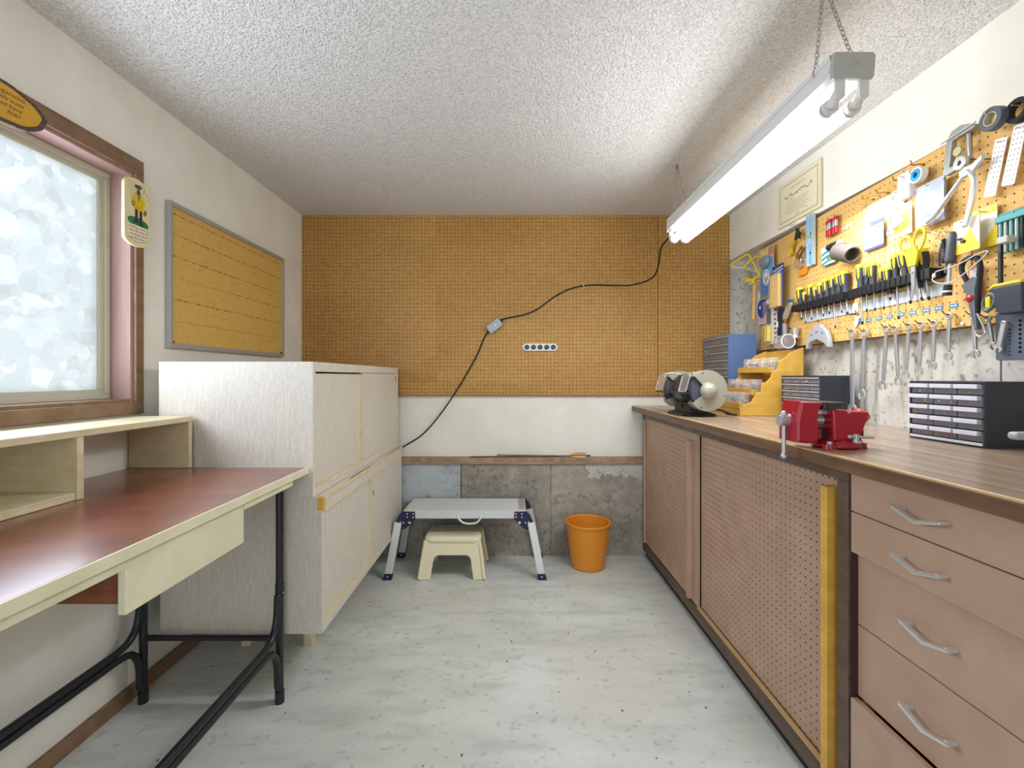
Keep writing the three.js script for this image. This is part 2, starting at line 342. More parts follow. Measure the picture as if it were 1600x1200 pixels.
{
  const t = slidingCabinet('sliding_door_cabinet', 'cream sliding-door cabinet on short legs, under another cabinet', { x0: -1.353, x1: -0.73, y0: 0.225, y1: 0.75, z0: 0.135, z1: 1.375, split: 0.764, rail: 0.055, holes: [[0.73, 0.6]] });
  mesh('top_trim', [span(-0.735, -0.724, 0.735, 0.7505, 0.135, 1.375, 0.002), span(-0.735, -0.726, 0.69, 0.697, 0.155, 1.35, 0.001)], M.creamWood, t);
  mesh('chipped_corner', [span(-0.75, -0.7235, 0.7, 0.7508, 1.355, 1.3762, 0.004)], M.yellowWood, t, 'bare chipped wood corner');
  for (const [x, z] of [[-0.92, 1.06], [-1.2, 1.06], [-0.92, 0.4], [-1.2, 0.4]]) mesh('leg', span(x - 0.02, x + 0.02, 0, 0.225, z - 0.02, z + 0.02, 0.003), M.creamWood, t);
  mesh('base_rail', span(-1.19, -0.93, 0.1, 0.225, 1.035, 1.05), M.deskWood, t);
  mesh('base_rail', span(-1.19, -0.93, 0.1, 0.225, 0.4, 0.415), M.deskWood, t);
}

// ---------------------------------------------------------------- desk and the shelf on it
{
  const t = thing('work_desk', 'desk with worn red-brown top, cream edge and black tube legs', 'desk');
  const Z0 = 1.396, Z1 = 2.86, X0 = -1.438, X1 = -0.771, Y = 0.872;
  mesh('desk_top', span(X0, X1 - 0.006, Y - 0.024, Y, Z0 + 0.006, Z1, 0.001), M.deskTop, t, 'glossy red-brown wood-grain desk top');
  mesh('edge_band', [span(X1 - 0.006, X1, Y - 0.0245, Y + 0.0003, Z0, Z1, 0.0015), span(X0, X1 - 0.006, Y - 0.0245, Y + 0.0003, Z0, Z0 + 0.006, 0.0015)], M.cream, t);
  mesh('apron', span(-0.805, -0.787, 0.822, Y - 0.024, 1.486, 1.776, 0.003), M.cream, t);
  mesh('apron', span(-0.805, -0.787, 0.822, Y - 0.024, 2.18, 2.78, 0.003), M.cream, t);
  mesh('apron', span(-1.42, -1.402, 0.822, Y - 0.024, 1.44, 2.78), M.deskWood, t);
  const d = mesh('drawer', [span(-1.2, -0.808, 0.742, 0.84, 2.15, 2.165), span(-1.2, -0.808, 0.742, 0.84, 1.79, 1.805), span(-1.2, -1.186, 0.742, 0.84, 1.805, 2.15), span(-1.186, -0.808, 0.742, 0.75, 1.805, 2.15)], M.deskWood, t, 'brown wooden drawer box');
  mesh('drawer_front', span(-0.808, -0.79, 0.726, 0.843, 1.776, 2.18, 0.003), M.cream, d, 'plain cream drawer front');
  const r = 0.0135;
  const legAt = (x, z, dir) => {
    mesh('leg', [cy(r, r, 0.84, x, 0.428, z), cy(r + 0.003, r + 0.003, 0.045, x, 0.0225, z)], M.tubeBlack, t);
    mesh('leg_sleeve', [cy(r + 0.002, r + 0.002, 0.05, x, 0.42, z)], M.tubeBlack, t);
    mesh('screw', sp(0.003, x + 0.0145, 0.41, z + 0.003), M.steel, t);
  };
  for (const x of [-0.867, -1.376]) {
    legAt(x, 1.425); legAt(x, 2.76);
    mesh('stretcher', tb([[x, 0.4, 1.44], [x, 0.32, 1.447], [x, 0.272, 1.475], [x, 0.252, 1.53], [x, 0.25, 1.7], [x, 0.25, 2.48], [x, 0.252, 2.65], [x, 0.272, 2.71], [x, 0.32, 2.74], [x, 0.4, 2.745]], 0.0125, 90, 12), M.tubeBlack, t);
    mesh('stretcher', tb([[x, 0.07, 1.44], [x, 0.15, 1.445], [x, 0.2, 1.468], [x, 0.22, 1.52], [x, 0.222, 1.7], [x, 0.222, 2.48], [x, 0.22, 2.66], [x, 0.2, 2.72], [x, 0.15, 2.74], [x, 0.07, 2.745]], 0.0125, 90, 12), M.tubeBlack, t);
  }
  for (const z of [1.425, 2.76]) mesh('cross_bar', rod([-1.376, 0.24, z], [-0.867, 0.24, z], 0.0105), M.tubeBlack, t);
}
{
  const t = thing('desk_shelf', 'long low cream open shelf standing on the red-brown desk', 'shelf'), y = 0.8725;
  mesh('top_board', span(-1.438, -1.21, 1.046, 1.066, 1.40, 2.8, 0.002), M.creamWood, t);
  mesh('side_panel', span(-1.438, -1.2102, y, 1.046, 1.40, 1.418, 0.002), M.creamWood, t);
  mesh('divider', span(-1.438, -1.205, y, 1.046, 1.835, 1.855, 0.002), M.creamWood, t);
  mesh('side_panel', span(-1.438, -1.2102, y, 1.046, 2.78, 2.8, 0.002), M.creamWood, t);
  mesh('bottom_board', span(-1.438, -1.21, y, y + 0.022, 1.855, 2.78, 0.002), M.creamWood, t);
}

// ---------------------------------------------------------------- workbench: worktop, sliding-door cabinet, drawer unit
const TOP = 1.015, XB = 0.826, XD = 0.8895;
{
  const t = thing('worktop', 'long brown wood-grain worktop along the concrete wall', 'worktop');
  const zA = 0.012, zB = 2.72, back = (z) => 1.5326 - 0.0606 * (z - 0.303) + 0.042;
  // plan outline: x across, second coordinate is -z (turned flat below)
  const plan = ex([[XB + 0.006, -zA], [XB + 0.006, -zB], [back(zB), -zB], [back(zA), -zA]], 0.036).rotateX(-Math.PI / 2).translate(0, TOP - 0.0185, 0);
  mesh('top_slab', metric(plan), M.benchTop, t);
  mesh('front_edge', span(XB, XB + 0.006, TOP - 0.037, TOP - 0.006, zA, zB, 0.001), M.benchEdge, t);
  mesh('nosing', [tb([[XB + 0.004, TOP - 0.0035, zA], [XB + 0.004, TOP - 0.0035, 1.3], [XB + 0.004, TOP - 0.0035, zB]], 0.0042, 30, 8)], M.nosing, t, 'worn yellowish front edge');
}
{
  const t = thing('bench_cabinet', 'brown bench cabinet with two pink-brown perforated sliding doors', 'cabinet');
  const z0 = 0.064, z1 = 1.918, yT = TOP - 0.037;
  mesh('frame_rail', span(XD - 0.006, XD + 0.03, 0.9375, yT, z0, z1, 0.002), M.benchWood, t);
  mesh('frame_rail', span(XD - 0.006, XD + 0.03, 0.05, 0.105, z0, z1, 0.003), M.benchWood, t);
  mesh('door_track', span(XD - 0.004, XD + 0.012, 0.105, 0.111, 0.95, 1.88), M.nosing, t);
  mesh('frame_stile', span(XD - 0.006, XD + 0.03, 0.105, 0.9375, z0, 0.1, 0.002), M.benchWood, t);
  mesh('frame_stile', span(XD - 0.006, XD + 0.03, 0.105, 0.9375, 1.879, z1, 0.002), M.benchWood, t);
  mesh('toe_kick', span(XD + 0.02, XD + 0.04, 0, 0.05, z0, z1), M.black, t);
  mesh('carcass', [span(XD + 0.03, 1.44, 0.05, 0.07, z0, z1), span(XD + 0.03, 1.44, 0.07, yT, z0, z0 + 0.015), span(XD + 0.03, 1.44, 0.07, yT, z1 - 0.015, z1), span(1.425, 1.44, 0.07, yT, z0, z1)], M.benchWood, t);
  const door = (x, a, b) => {
    const d = mesh('sliding_door', span(x, x + 0.0004, 0.111, 0.937, a, b), M.pegDoor, t, 'pink-brown painted perforated door');
    mesh('edge_strip', [span(x, x + 0.012, 0.111, 0.937, a - 0.001, a), span(x, x + 0.012, 0.111, 0.937, b, b + 0.001)], M.drawerPaint, d);
    return d;
  };
  const dA = door(XD - 0.001, 0.1, 0.95), dB = door(XD + 0.016, 0.955, 1.879);
  mesh('handle_strip', span(XD - 0.026, XD - 0.001, 0.125, 0.90, 0.873, 0.9, 0.003), M.drawerPaint, dA, 'painted wooden handle strip');
  mesh('handle_strip', span(XD - 0.016, XD - 0.001, 0.112, 0.93, 0.108, 0.13, 0.003), M.drawerPaint, dA);
  mesh('handle_strip', span(XD - 0.02, XD + 0.016, 0.06, 0.91, 1.832, 1.858, 0.003), M.yellowWood, dB, 'yellow wooden handle strip');
}
const handle = (parent, x, y, z) => {   // bent bar pull, 11.7 cm long, bowed out and down
  const g = mesh('handle', [
    ex([[-0.0585, 0.004], [-0.006, -0.012], [0.0, -0.013], [0.0585, 0.003], [0.0585, 0.010], [0.002, -0.003], [-0.006, -0.002], [-0.0585, 0.013]], 0.011, 0.002).rotateY(-Math.PI / 2).translate(x - 0.022, y, z),
    span(x - 0.022, x, y + 0.002, y + 0.010, z - 0.056, z - 0.044, 0.002), span(x - 0.022, x, y + 0.002, y + 0.009, z + 0.044, z + 0.056, 0.002)], M.chrome, parent, 'bent chrome bar pull');
  return g;
};
{
  const t = thing('bench_drawer_unit', 'pink-brown bench drawer unit with five drawers and chrome pulls', 'drawers');
  const z0 = 1.92, z1 = 2.66, yT = TOP - 0.037, dk = std(0x3a1a1a, { roughness: 0.6 });
  mesh('carcass', [span(XD + 0.05, 1.36, 0.05, 0.07, z0, z1), span(XD + 0.002, 1.36, 0.05, yT, z1 - 0.018, z1), span(XD + 0.002, 1.36, 0.05, yT, z0, z0 + 0.004), span(1.345, 1.36, 0.07, yT, z0, z1), span(XD + 0.05, XD + 0.06, 0.05, yT, z0, z1)], dk, t);
  mesh('toe_kick', span(XD + 0.03, XD + 0.05, 0, 0.05, z0, z1), M.black, t);
  const dr = (x, y0, y1, hy, hz) => {
    const d = mesh('drawer', span(x, x + 0.018, y0, y1, z0 + 0.002, z1 - 0.002, 0.002), M.drawerPaint, t);
    handle(d, x, hy, hz);
    return d;
  };
  dr(XD - 0.001, 0.8645, yT - 0.002, 0.912, 2.134); dr(XD - 0.001, 0.757, 0.862, 0.803, 2.132);
  dr(XD + 0.017, 0.568, 0.7555, 0.652, 2.133); dr(XD + 0.017, 0.381, 0.5655, 0.462, 2.133);
  const d5 = dr(XD - 0.002, 0.1, 0.376, 0.26, 2.133);
  mesh('drawer_box', [span(XD + 0.016, XD + 0.05, 0.12, 0.37, z0 + 0.006, z0 + 0.018)], M.bareWood, d5);
}

// ---------------------------------------------------------------- hanging twin-tube shop light
{
  const z0 = 0.677, z1 = 1.917, xc = 0.8925, w = 0.108, yb = 1.996, yt = 2.06;
  const t = thing('shop_light', 'white twin-tube shop light hanging on chains above the bench', 'light');
  const prof = [[-w / 2, yt], [-w / 2, yb + 0.012], [-w / 2 + 0.014, yb], [w / 2 - 0.014, yb], [w / 2, yb + 0.012], [w / 2, yt]];
  mesh('housing', [ex(prof.map(([x, y]) => [x + xc, y]), z1 - z0, 0).translate(0, 0, (z0 + z1) / 2), span(xc - w / 2 - 0.003, xc - w / 2 + 0.004, yt - 0.012, yt + 0.003, z0, z1, 0.001), span(xc + w / 2 - 0.004, xc + w / 2 + 0.003, yt - 0.012, yt + 0.003, z0, z1, 0.001), span(xc - w / 2 - 0.002, xc - w / 2, yt - 0.04, yt - 0.034, z0, z1)], std(0xdfe2e0, { roughness: 0.4 }), t);
  const grey = std(0xb4b6b2, { roughness: 0.5 }), holder = std(0xdcdedb, { roughness: 0.4 });
  const tubeMat = new THREE.MeshStandardMaterial({ color: 0xffffff, emissive: new THREE.Color(0.975, 0.99, 1), emissiveIntensity: 4, roughness: 0.4 });
  for (const [z, sgn] of [[z1, 1], [z0, -1]]) {
    mesh('end_plate', [ex(shp([[-0.055, 0.001], [-0.057, 0.03], [-0.053, 0.064], [-0.05, 0.069], [0.05, 0.069], [0.057, 0.06], [0.055, 0.03], [0.052, 0.004], [0.048, 0.0]].map(([x, y]) => [x + xc, y + yb - 0.002])), 0.012, 0.002).translate(0, 0, z + sgn * 0.006), ex(shp(disc(xc, yb + 0.036, 0.0115), [circ(xc, yb + 0.036, 0.0095)]), 0.002).translate(0, 0, z + sgn * 0.0125)], grey, t);
    for (const x of [xc - 0.031, xc + 0.031]) {
      mesh('tube_socket', [ex(shp(rrect(0.025, 0.06, 0.0124, x, yb - 0.022)), 0.008, 0.001).translate(0, 0, z + sgn * 0.002), rod([x, yb - 0.03, z], [x, yb - 0.052, z - sgn * 0.03], 0.013, 0.014, 16), cy(0.02, 0.02, 0.012, x, yb - 0.052, z - sgn * 0.034, 'z'), cy(0.021, 0.021, 0.006, x, yb - 0.052, z - sgn * 0.046, 'z')], holder, t);
    }
  }
  for (const x of [xc - 0.031, xc + 0.031]) mesh('fluorescent_tube', cy(0.0185, 0.0185, z1 - z0 - 0.1, x, yb - 0.052, (z0 + z1) / 2, 'z', 28), tubeMat, t, 'glowing white fluorescent tube');
  const chain = (pts) => {
    const gs = [];
    for (let i = 0; i + 1 < pts.length; i++) {
      const A = new THREE.Vector3(...pts[i]), B = new THREE.Vector3(...pts[i + 1]), n = Math.max(1, Math.round(A.distanceTo(B) / 0.017)), q = new THREE.Quaternion().setFromUnitVectors(new THREE.Vector3(0, 1, 0), B.clone().sub(A).normalize());
      for (let k = 0; k < n; k++) {
        const g = new THREE.TorusGeometry(0.0062, 0.0013, 6, 12).scale(0.8, 1.7, 1); if (k % 2) g.rotateY(Math.PI / 2);
        g.applyQuaternion(q); const c = A.clone().lerp(B, (k + 0.5) / n); gs.push(norm(g.translate(c.x, c.y, c.z)));
      }
    }
    return mesh('hanging_chain', gs, M.wire, t);
  };
  chain([[xc - 0.052, yt + 0.006, z1 - 0.06], [xc - 0.01, CEIL, z1 - 0.09]]);
  chain([[xc + 0.02, yt + 0.006, z1 - 0.02], [xc - 0.005, CEIL, z1 - 0.09]]);
  chain([[xc - 0.05, yt + 0.006, z0 + 0.1], [xc - 0.03, CEIL, z0 + 0.08]]);
  chain([[xc + 0.03, yt + 0.006, z0 + 0.08], [xc - 0.03, CEIL, z0 + 0.08]]);
  mesh('s_hook', [tb([[xc - 0.052, yt - 0.02, z1 - 0.06], [xc - 0.06, yt - 0.012, z1 - 0.06], [xc - 0.057, yt + 0.004, z1 - 0.06], [xc - 0.052, yt + 0.012, z1 - 0.06]], 0.0016)], M.wire, t);
  mesh('screw_eye', [tb([[xc - 0.03, CEIL, z0 + 0.08], [xc - 0.03, CEIL - 0.012, z0 + 0.08]], 0.002), norm(new THREE.TorusGeometry(0.006, 0.0015, 6, 14).translate(xc - 0.03, CEIL - 0.017, z0 + 0.08))], M.darkSteel, t);
  // the light of the tubes: one area light below them, one at either side, as long as the tubes
  const L = z1 - z0 - 0.1, zc = (z0 + z1) / 2, yc = yb - 0.052;
  const area = (x, y, tx, ty, h, I) => { const a = new THREE.RectAreaLight(0xf6faff, I, L, h); a.position.set(x, y, zc); a.lookAt(tx, ty, zc); a.name = 'shop_light_tubes'; scene.add(a); };
  area(xc, yc - 0.021, xc, 0, 0.1, 18);
  area(xc - 0.052, yc, -2, yc, 0.037, 13);
  area(xc + 0.052, yc, 3, yc, 0.037, 7);
}

// ---------------------------------------------------------------- things on the left wall
{ // planning board: aluminium frame, ruled yellow sheet
  const z0 = 0.302, z1 = 1.238, y0 = 1.335, y1 = 1.95, t = thing('planning_board', 'yellow ruled wall board in an aluminium frame above the cabinets', 'board');
  const print = canvasTex(1024, 672, (g, W, H) => {
    g.fillStyle = '#dab465'; g.fillRect(0, 0, W, H);
    seed = 5;
    for (let i = 0; i < 5000; i++) { g.fillStyle = rnd() > 0.5 ? 'rgba(190,140,48,0.10)' : 'rgba(228,190,104,0.10)'; g.fillRect(rnd() * W, rnd() * H, rr(4, 40), rr(4, 20)); }
    [0.045, 0.2, 0.36, 0.51, 0.67, 0.83].forEach((k, j) => {
      const y = k * H + (j === 0 ? 6 : 0);
      g.strokeStyle = 'rgba(88,62,24,0.75)'; g.lineWidth = 1.5; g.beginPath(); g.moveTo(0, y); g.lineTo(W, y); g.stroke();
      for (let x = rr(0, 60); x < W; x += rr(36, 90)) if (j !== 5 && (j !== 3 || x > W * 0.45)) { g.lineWidth = 4; g.strokeStyle = 'rgba(60,42,18,0.85)'; g.beginPath(); g.moveTo(x, y); g.lineTo(x + rr(14, 26), y + rr(-3, 3)); g.stroke(); }
    });
  });
  mesh('backing', span(XL, XL + 0.012, y0 + 0.005, y1 - 0.005, z0 + 0.005, z1 - 0.005), M.bareWood, t);
  const s = mesh('ruled_sheet', face(z1 - z0 - 0.03, y1 - y0 - 0.03), std(0xffffff, { map: print, roughness: 0.5 }), t); s.rotation.y = Math.PI / 2; s.position.set(XL + 0.0125, (y0 + y1) / 2, (z0 + z1) / 2);
  for (const [a, b, c, d] of [[y0, y0 + 0.02, z0, z1], [y1 - 0.02, y1, z0, z1], [y0 + 0.02, y1 - 0.02, z0, z0 + 0.02], [y0 + 0.02, y1 - 0.02, z1 - 0.02, z1]]) mesh('frame_rail', span(XL, XL + 0.022, a, b, c, d, 0.002), std(0xb4b6b6, { roughness: 0.4, metalness: 0.4 }), t);
  mesh('corner_clip', bx(0.004, 0.012, 0.012, XL + 0.016, y0 + 0.026, z1 - 0.026, 0.001), M.darkSteel, t);
  mesh('corner_clip', bx(0.004, 0.012, 0.012, XL + 0.016, y0 + 0.026, z0 + 0.026, 0.001), M.darkSteel, t);
}
{ // fisherman plaque on the casing
  const w = 0.116, h = 0.255, t = thing('fisherman_plaque', 'cream wooden plaque with a painted fisherman in a yellow raincoat', 'plaque', [XL + 0.0165, 1.705, 1.405], Math.PI / 2);
  const s = new THREE.Shape(); s.moveTo(-w / 2, 0.03); s.bezierCurveTo(-w / 2, 0.01, -0.025, 0, 0, 0); s.bezierCurveTo(0.025, 0, w / 2, 0.01, w / 2, 0.03); s.lineTo(w / 2, h - 0.035); s.bezierCurveTo(w / 2, h - 0.02, 0.03, h, 0, h); s.bezierCurveTo(-0.03, h, -w / 2, h - 0.012, -w / 2, h - 0.035); s.lineTo(-w / 2, 0.03);
  mesh('wooden_plaque', ex(s, 0.012, 0.002).translate(0, 0, 0.006), std(0xe9e2b4, { roughness: 0.5 }), t);
  const art = canvasTex(464, 1020, (g, W, H) => {
    g.fillStyle = '#e6dfae'; g.fillRect(0, 0, W, H);
    g.strokeStyle = '#2f5a44'; g.lineWidth = 4; for (let i = 0; i < 5; i++) { g.beginPath(); g.moveTo(50 + i * 34, 60 - i * 4); g.lineTo(52 + i * 34, 190 + (i * 97) % 210); g.stroke(); }
    g.lineWidth = 5; g.beginPath(); g.moveTo(250, 70); g.lineTo(430, 190); g.lineTo(428, 260); g.stroke();
    g.fillStyle = '#1f7a5c'; g.beginPath(); g.ellipse(240, 660, 200, 75, 0.06, 0, TAU); g.fill();
    g.fillStyle = '#30333a'; g.fillRect(178, 440, 56, 210); g.fillRect(262, 450, 56, 220); g.beginPath(); g.ellipse(196, 655, 50, 22, 0, 0, TAU); g.ellipse(300, 675, 48, 22, 0, 0, TAU); g.fill();
    g.fillStyle = '#e6c21c'; g.beginPath(); g.moveTo(160, 210); g.lineTo(320, 210); g.lineTo(372, 330); g.lineTo(330, 470); g.lineTo(160, 455); g.lineTo(120, 320); g.fill();
    g.strokeStyle = '#8a6f10'; g.lineWidth = 5; for (const [a, b, c, d] of [[240, 230, 236, 460], [160, 300, 190, 400], [320, 280, 300, 400], [180, 420, 300, 430]]) { g.beginPath(); g.moveTo(a, b); g.lineTo(c, d); g.stroke(); }
    g.fillStyle = '#7c7a78'; g.beginPath(); g.moveTo(200, 190); g.lineTo(290, 190); g.lineTo(262, 340); g.fill();
    g.fillStyle = '#b58b66'; g.beginPath(); g.ellipse(246, 150, 36, 46, 0, 0, TAU); g.fill();
    g.fillStyle = '#4a4c50'; g.beginPath(); g.ellipse(246, 185, 34, 34, 0, 0, TAU); g.fill(); g.beginPath(); g.ellipse(240, 105, 72, 32, -0.1, 0, TAU); g.fill();
    g.strokeStyle = '#2c3238'; g.lineWidth = 7; g.beginPath(); g.arc(300, 120, 60, -2, 1.2); g.stroke();
    g.fillStyle = '#2c3238'; g.beginPath(); g.ellipse(146, 385, 26, 40, 0, 0, TAU); g.fill(); g.fillStyle = '#e9e2c4'; g.fillRect(138, 360, 18, 40);
    g.fillStyle = '#8d6c2c'; g.beginPath(); g.ellipse(372, 470, 32, 48, 0.2, 0, TAU); g.fill();
    g.fillStyle = '#f0ead0'; g.beginPath(); g.moveTo(45, 705); g.lineTo(420, 705); g.lineTo(420, 900); g.quadraticCurveTo(240, 1030, 45, 900); g.fill();
    g.strokeStyle = '#1f6a4c'; g.lineWidth = 7; g.stroke();
    g.fillStyle = '#6a2a14'; g.textAlign = 'center'; g.font = 'italic bold 44px serif';
    ['A fishing rod is a', 'stick with a hook at', 'one end and a fool', 'at the other'].forEach((q, i) => { g.fillStyle = i < 2 ? '#7a2f16' : '#2c2a24'; g.fillText(q, 233, 762 + i * 54, 350 - i * 20); });
  });
  const shapeFace = new THREE.ShapeGeometry(s, 12), uv = shapeFace.attributes.uv; for (let i = 0; i < uv.count; i++) uv.setXY(i, uv.getX(i) / w + 0.5, uv.getY(i) / h);
  mesh('painted_face', shapeFace.scale(0.95, 0.97, 1).translate(0, 0.004, 0.0124), std(0xffffff, { map: art, roughness: 0.45 }), t, 'painted fisherman above a lettered verse');
}
{ // log slice plaque on the window head
  const t = thing('fish_plaque', 'oval yellow log-slice plaque with brown lettering on the window casing', 'plaque', [XL + 0.0165, 1.915, 1.87], Math.PI / 2);
  const pts = (k) => { const s = new THREE.Shape(); for (let i = 0; i <= 40; i++) { const a = i / 40 * TAU, n = 1 + 0.02 * Math.sin(a * 5) + 0.012 * Math.sin(a * 11); s[i ? 'lineTo' : 'moveTo'](Math.cos(a) * 0.128 * k * n, 0.062 + Math.sin(a) * 0.056 * (k === 1 ? 1.06 : k) * n); } return s; };
  mesh('bark_rim', ex(pts(1), 0.02, 0.003).translate(0, 0, 0.01), std(0xffffff, { roughness: 0.9, map: rep(speckTex([76, 58, 48], [112, 90, 76], 24, 131), 0.1) }), t, 'rough brown bark rim');
  const art = canvasTex(768, 340, (g, W, H) => {
    g.fillStyle = '#d6a528'; g.fillRect(0, 0, W, H); g.strokeStyle = 'rgba(190,130,30,0.5)'; g.lineWidth = 4; for (let k = 1; k < 6; k++) { g.beginPath(); g.ellipse(W / 2, H / 2, k * 70, k * 31, 0, 0, TAU); g.stroke(); }
    g.fillStyle = '#5a2c0e'; g.font = 'italic bold 50px serif'; g.textAlign = 'right';
    ['question', 'only want', 'man have', 'fish?'].forEach((q, i) => g.fillText(q, W * 0.8 - i * 14, 88 + i * 60));
  });
  const s = pts(0.86), sg = new THREE.ShapeGeometry(s, 12), uv = sg.attributes.uv; for (let i = 0; i < uv.count; i++) uv.setXY(i, uv.getX(i) / 0.22 + 0.5, (uv.getY(i) - 0.014) / 0.097);
  mesh('lettered_face', sg.translate(0, 0.0, 0.0206), std(0xffffff, { map: art, roughness: 0.4 }), t, 'varnished yellow face with brown lettering');
}

// ---------------------------------------------------------------- cord with its switch, strip of five buttons, arrows on the plate
{
  const t = thing('power_cord', 'black cord looping across the back pegboard from the shop light', 'cord'), z = 0.03, P = (x, y, zz = z) => [x, y, zz];
  mesh('cord', tb([P(0.85, 1.966, 0.667), P(0.83, 1.93, 0.6), P(0.86, 1.86, 0.46), P(0.86, 1.82, 0.32), P(0.79, 1.82, 0.13), P(0.7, 1.835, 0.05), P(0.53, 1.84), P(0.4, 1.815), P(0.29, 1.76), P(0.18, 1.68), P(0.09, 1.64), P(-0.06, 1.608), P(-0.095, 1.588)], 0.0048, 120, 10), M.rubber, t);
  mesh('cord', tb([P(-0.145, 1.53), P(-0.185, 1.49), P(-0.24, 1.36), P(-0.35, 1.165), P(-0.48, 0.97), P(-0.61, 0.82), P(-0.735, 0.74), P(-0.85, 0.66, 0.085), P(-0.9, 0.5, 0.09)], 0.0048, 90, 10), M.rubber, t);
  const b = new THREE.Group(); b.name = 'switch_box'; b.position.set(-0.12, 1.559, 0.0395); b.rotation.z = 0.64; b.userData.label = 'grey in-line switch box'; t.add(b);
  mesh('box_body', bx(0.108, 0.066, 0.034, 0, 0, 0, 0.006), std(0x8f989c, { roughness: 0.5 }), b);
  mesh('cover_plate', bx(0.1, 0.056, 0.003, 0, 0, 0.0178, 0.001), std(0xa4acb0, { roughness: 0.4, metalness: 0.3 }), b);
  mesh('toggle', [bx(0.02, 0.009, 0.01, 0.004, 0, 0.023, 0.002)], M.white, b);
  mesh('cord_clamp', [cy(0.008, 0.008, 0.014, -0.06, -0.004, 0, 'x'), cy(0.008, 0.008, 0.014, 0.06, 0, 0, 'x')], M.darkSteel, b);
  mesh('staple', bx(0.004, 0.016, 0.01, 0.49, 1.838, 0.029), M.wire, t);
}
{
  const t = thing('button_strip', 'white strip with five round dark buttons on the back pegboard', 'strip', [0.192, 1.415, 0.0223]);
  mesh('strip_plate', [ex(shp([[-0.108, -0.0255], [0.108, -0.0255], [0.11, -0.016], [0.121, -0.012], [0.121, 0.012], [0.11, 0.016], [0.108, 0.0255], [-0.108, 0.0255], [-0.11, 0.016], [-0.121, 0.012], [-0.121, -0.012], [-0.11, -0.016]]), 0.012, 0.002).translate(0, 0, 0.006)], M.white, t);
  for (let i = 0; i < 5; i++) mesh('button', [cy(0.0165, 0.0165, 0.006, (i - 2) * 0.045, 0, 0.014, 'z'), cy(0.012, 0.014, 0.003, (i - 2) * 0.045, 0, 0.018, 'z')], std(0x3a4650, { roughness: 0.5 }), t);
}
{
  const y = 0.6635;
  const a = thing('arrow', 'dark shafted arrow with orange fletching on the wooden plate', 'arrow', [0, y, 0.045]);
  mesh('shaft', rod([-0.275, 0.005, 0.008], [0.51, 0.011, -0.004], 0.004), std(0x463a2a, { roughness: 0.5 }), a);
  mesh('nock', rod([0.51, 0.011, -0.004], [0.535, 0.0112, -0.0043], 0.0048), M.black, a);
  const v = shp([[0.39, 0], [0.42, 0.014], [0.46, 0.019], [0.5, 0.016], [0.505, 0]]);
  mesh('fletching', ex(v, 0.0012).translate(0, 0.0135, -0.003), std(0xe0912a, { roughness: 0.6 }), a);
  mesh('fletching', tr(ex(v, 0.0012), { rx: 1.9, y: 0.009, z: -0.001 }), std(0xd8d4c4, { roughness: 0.6 }), a);
  mesh('arrow_head', rod([-0.3, 0.0048, 0.0085], [-0.272, 0.005, 0.008], 0.0012, 0.0045), M.darkSteel, a);
  const b = thing('arrow', 'bare brown arrow shaft lying beside the fletched arrow', 'arrow', [0, y, 0.02]);
  mesh('shaft', rod([-0.08, 0.0115, 0.0], [0.3, 0.0062, 0.0], 0.004), std(0x8a6a44, { roughness: 0.6 }), b);
  mesh('arrow_head', rod([-0.108, 0.012, 0], [-0.08, 0.0115, 0], 0.002, 0.0048), M.darkSteel, b);
}

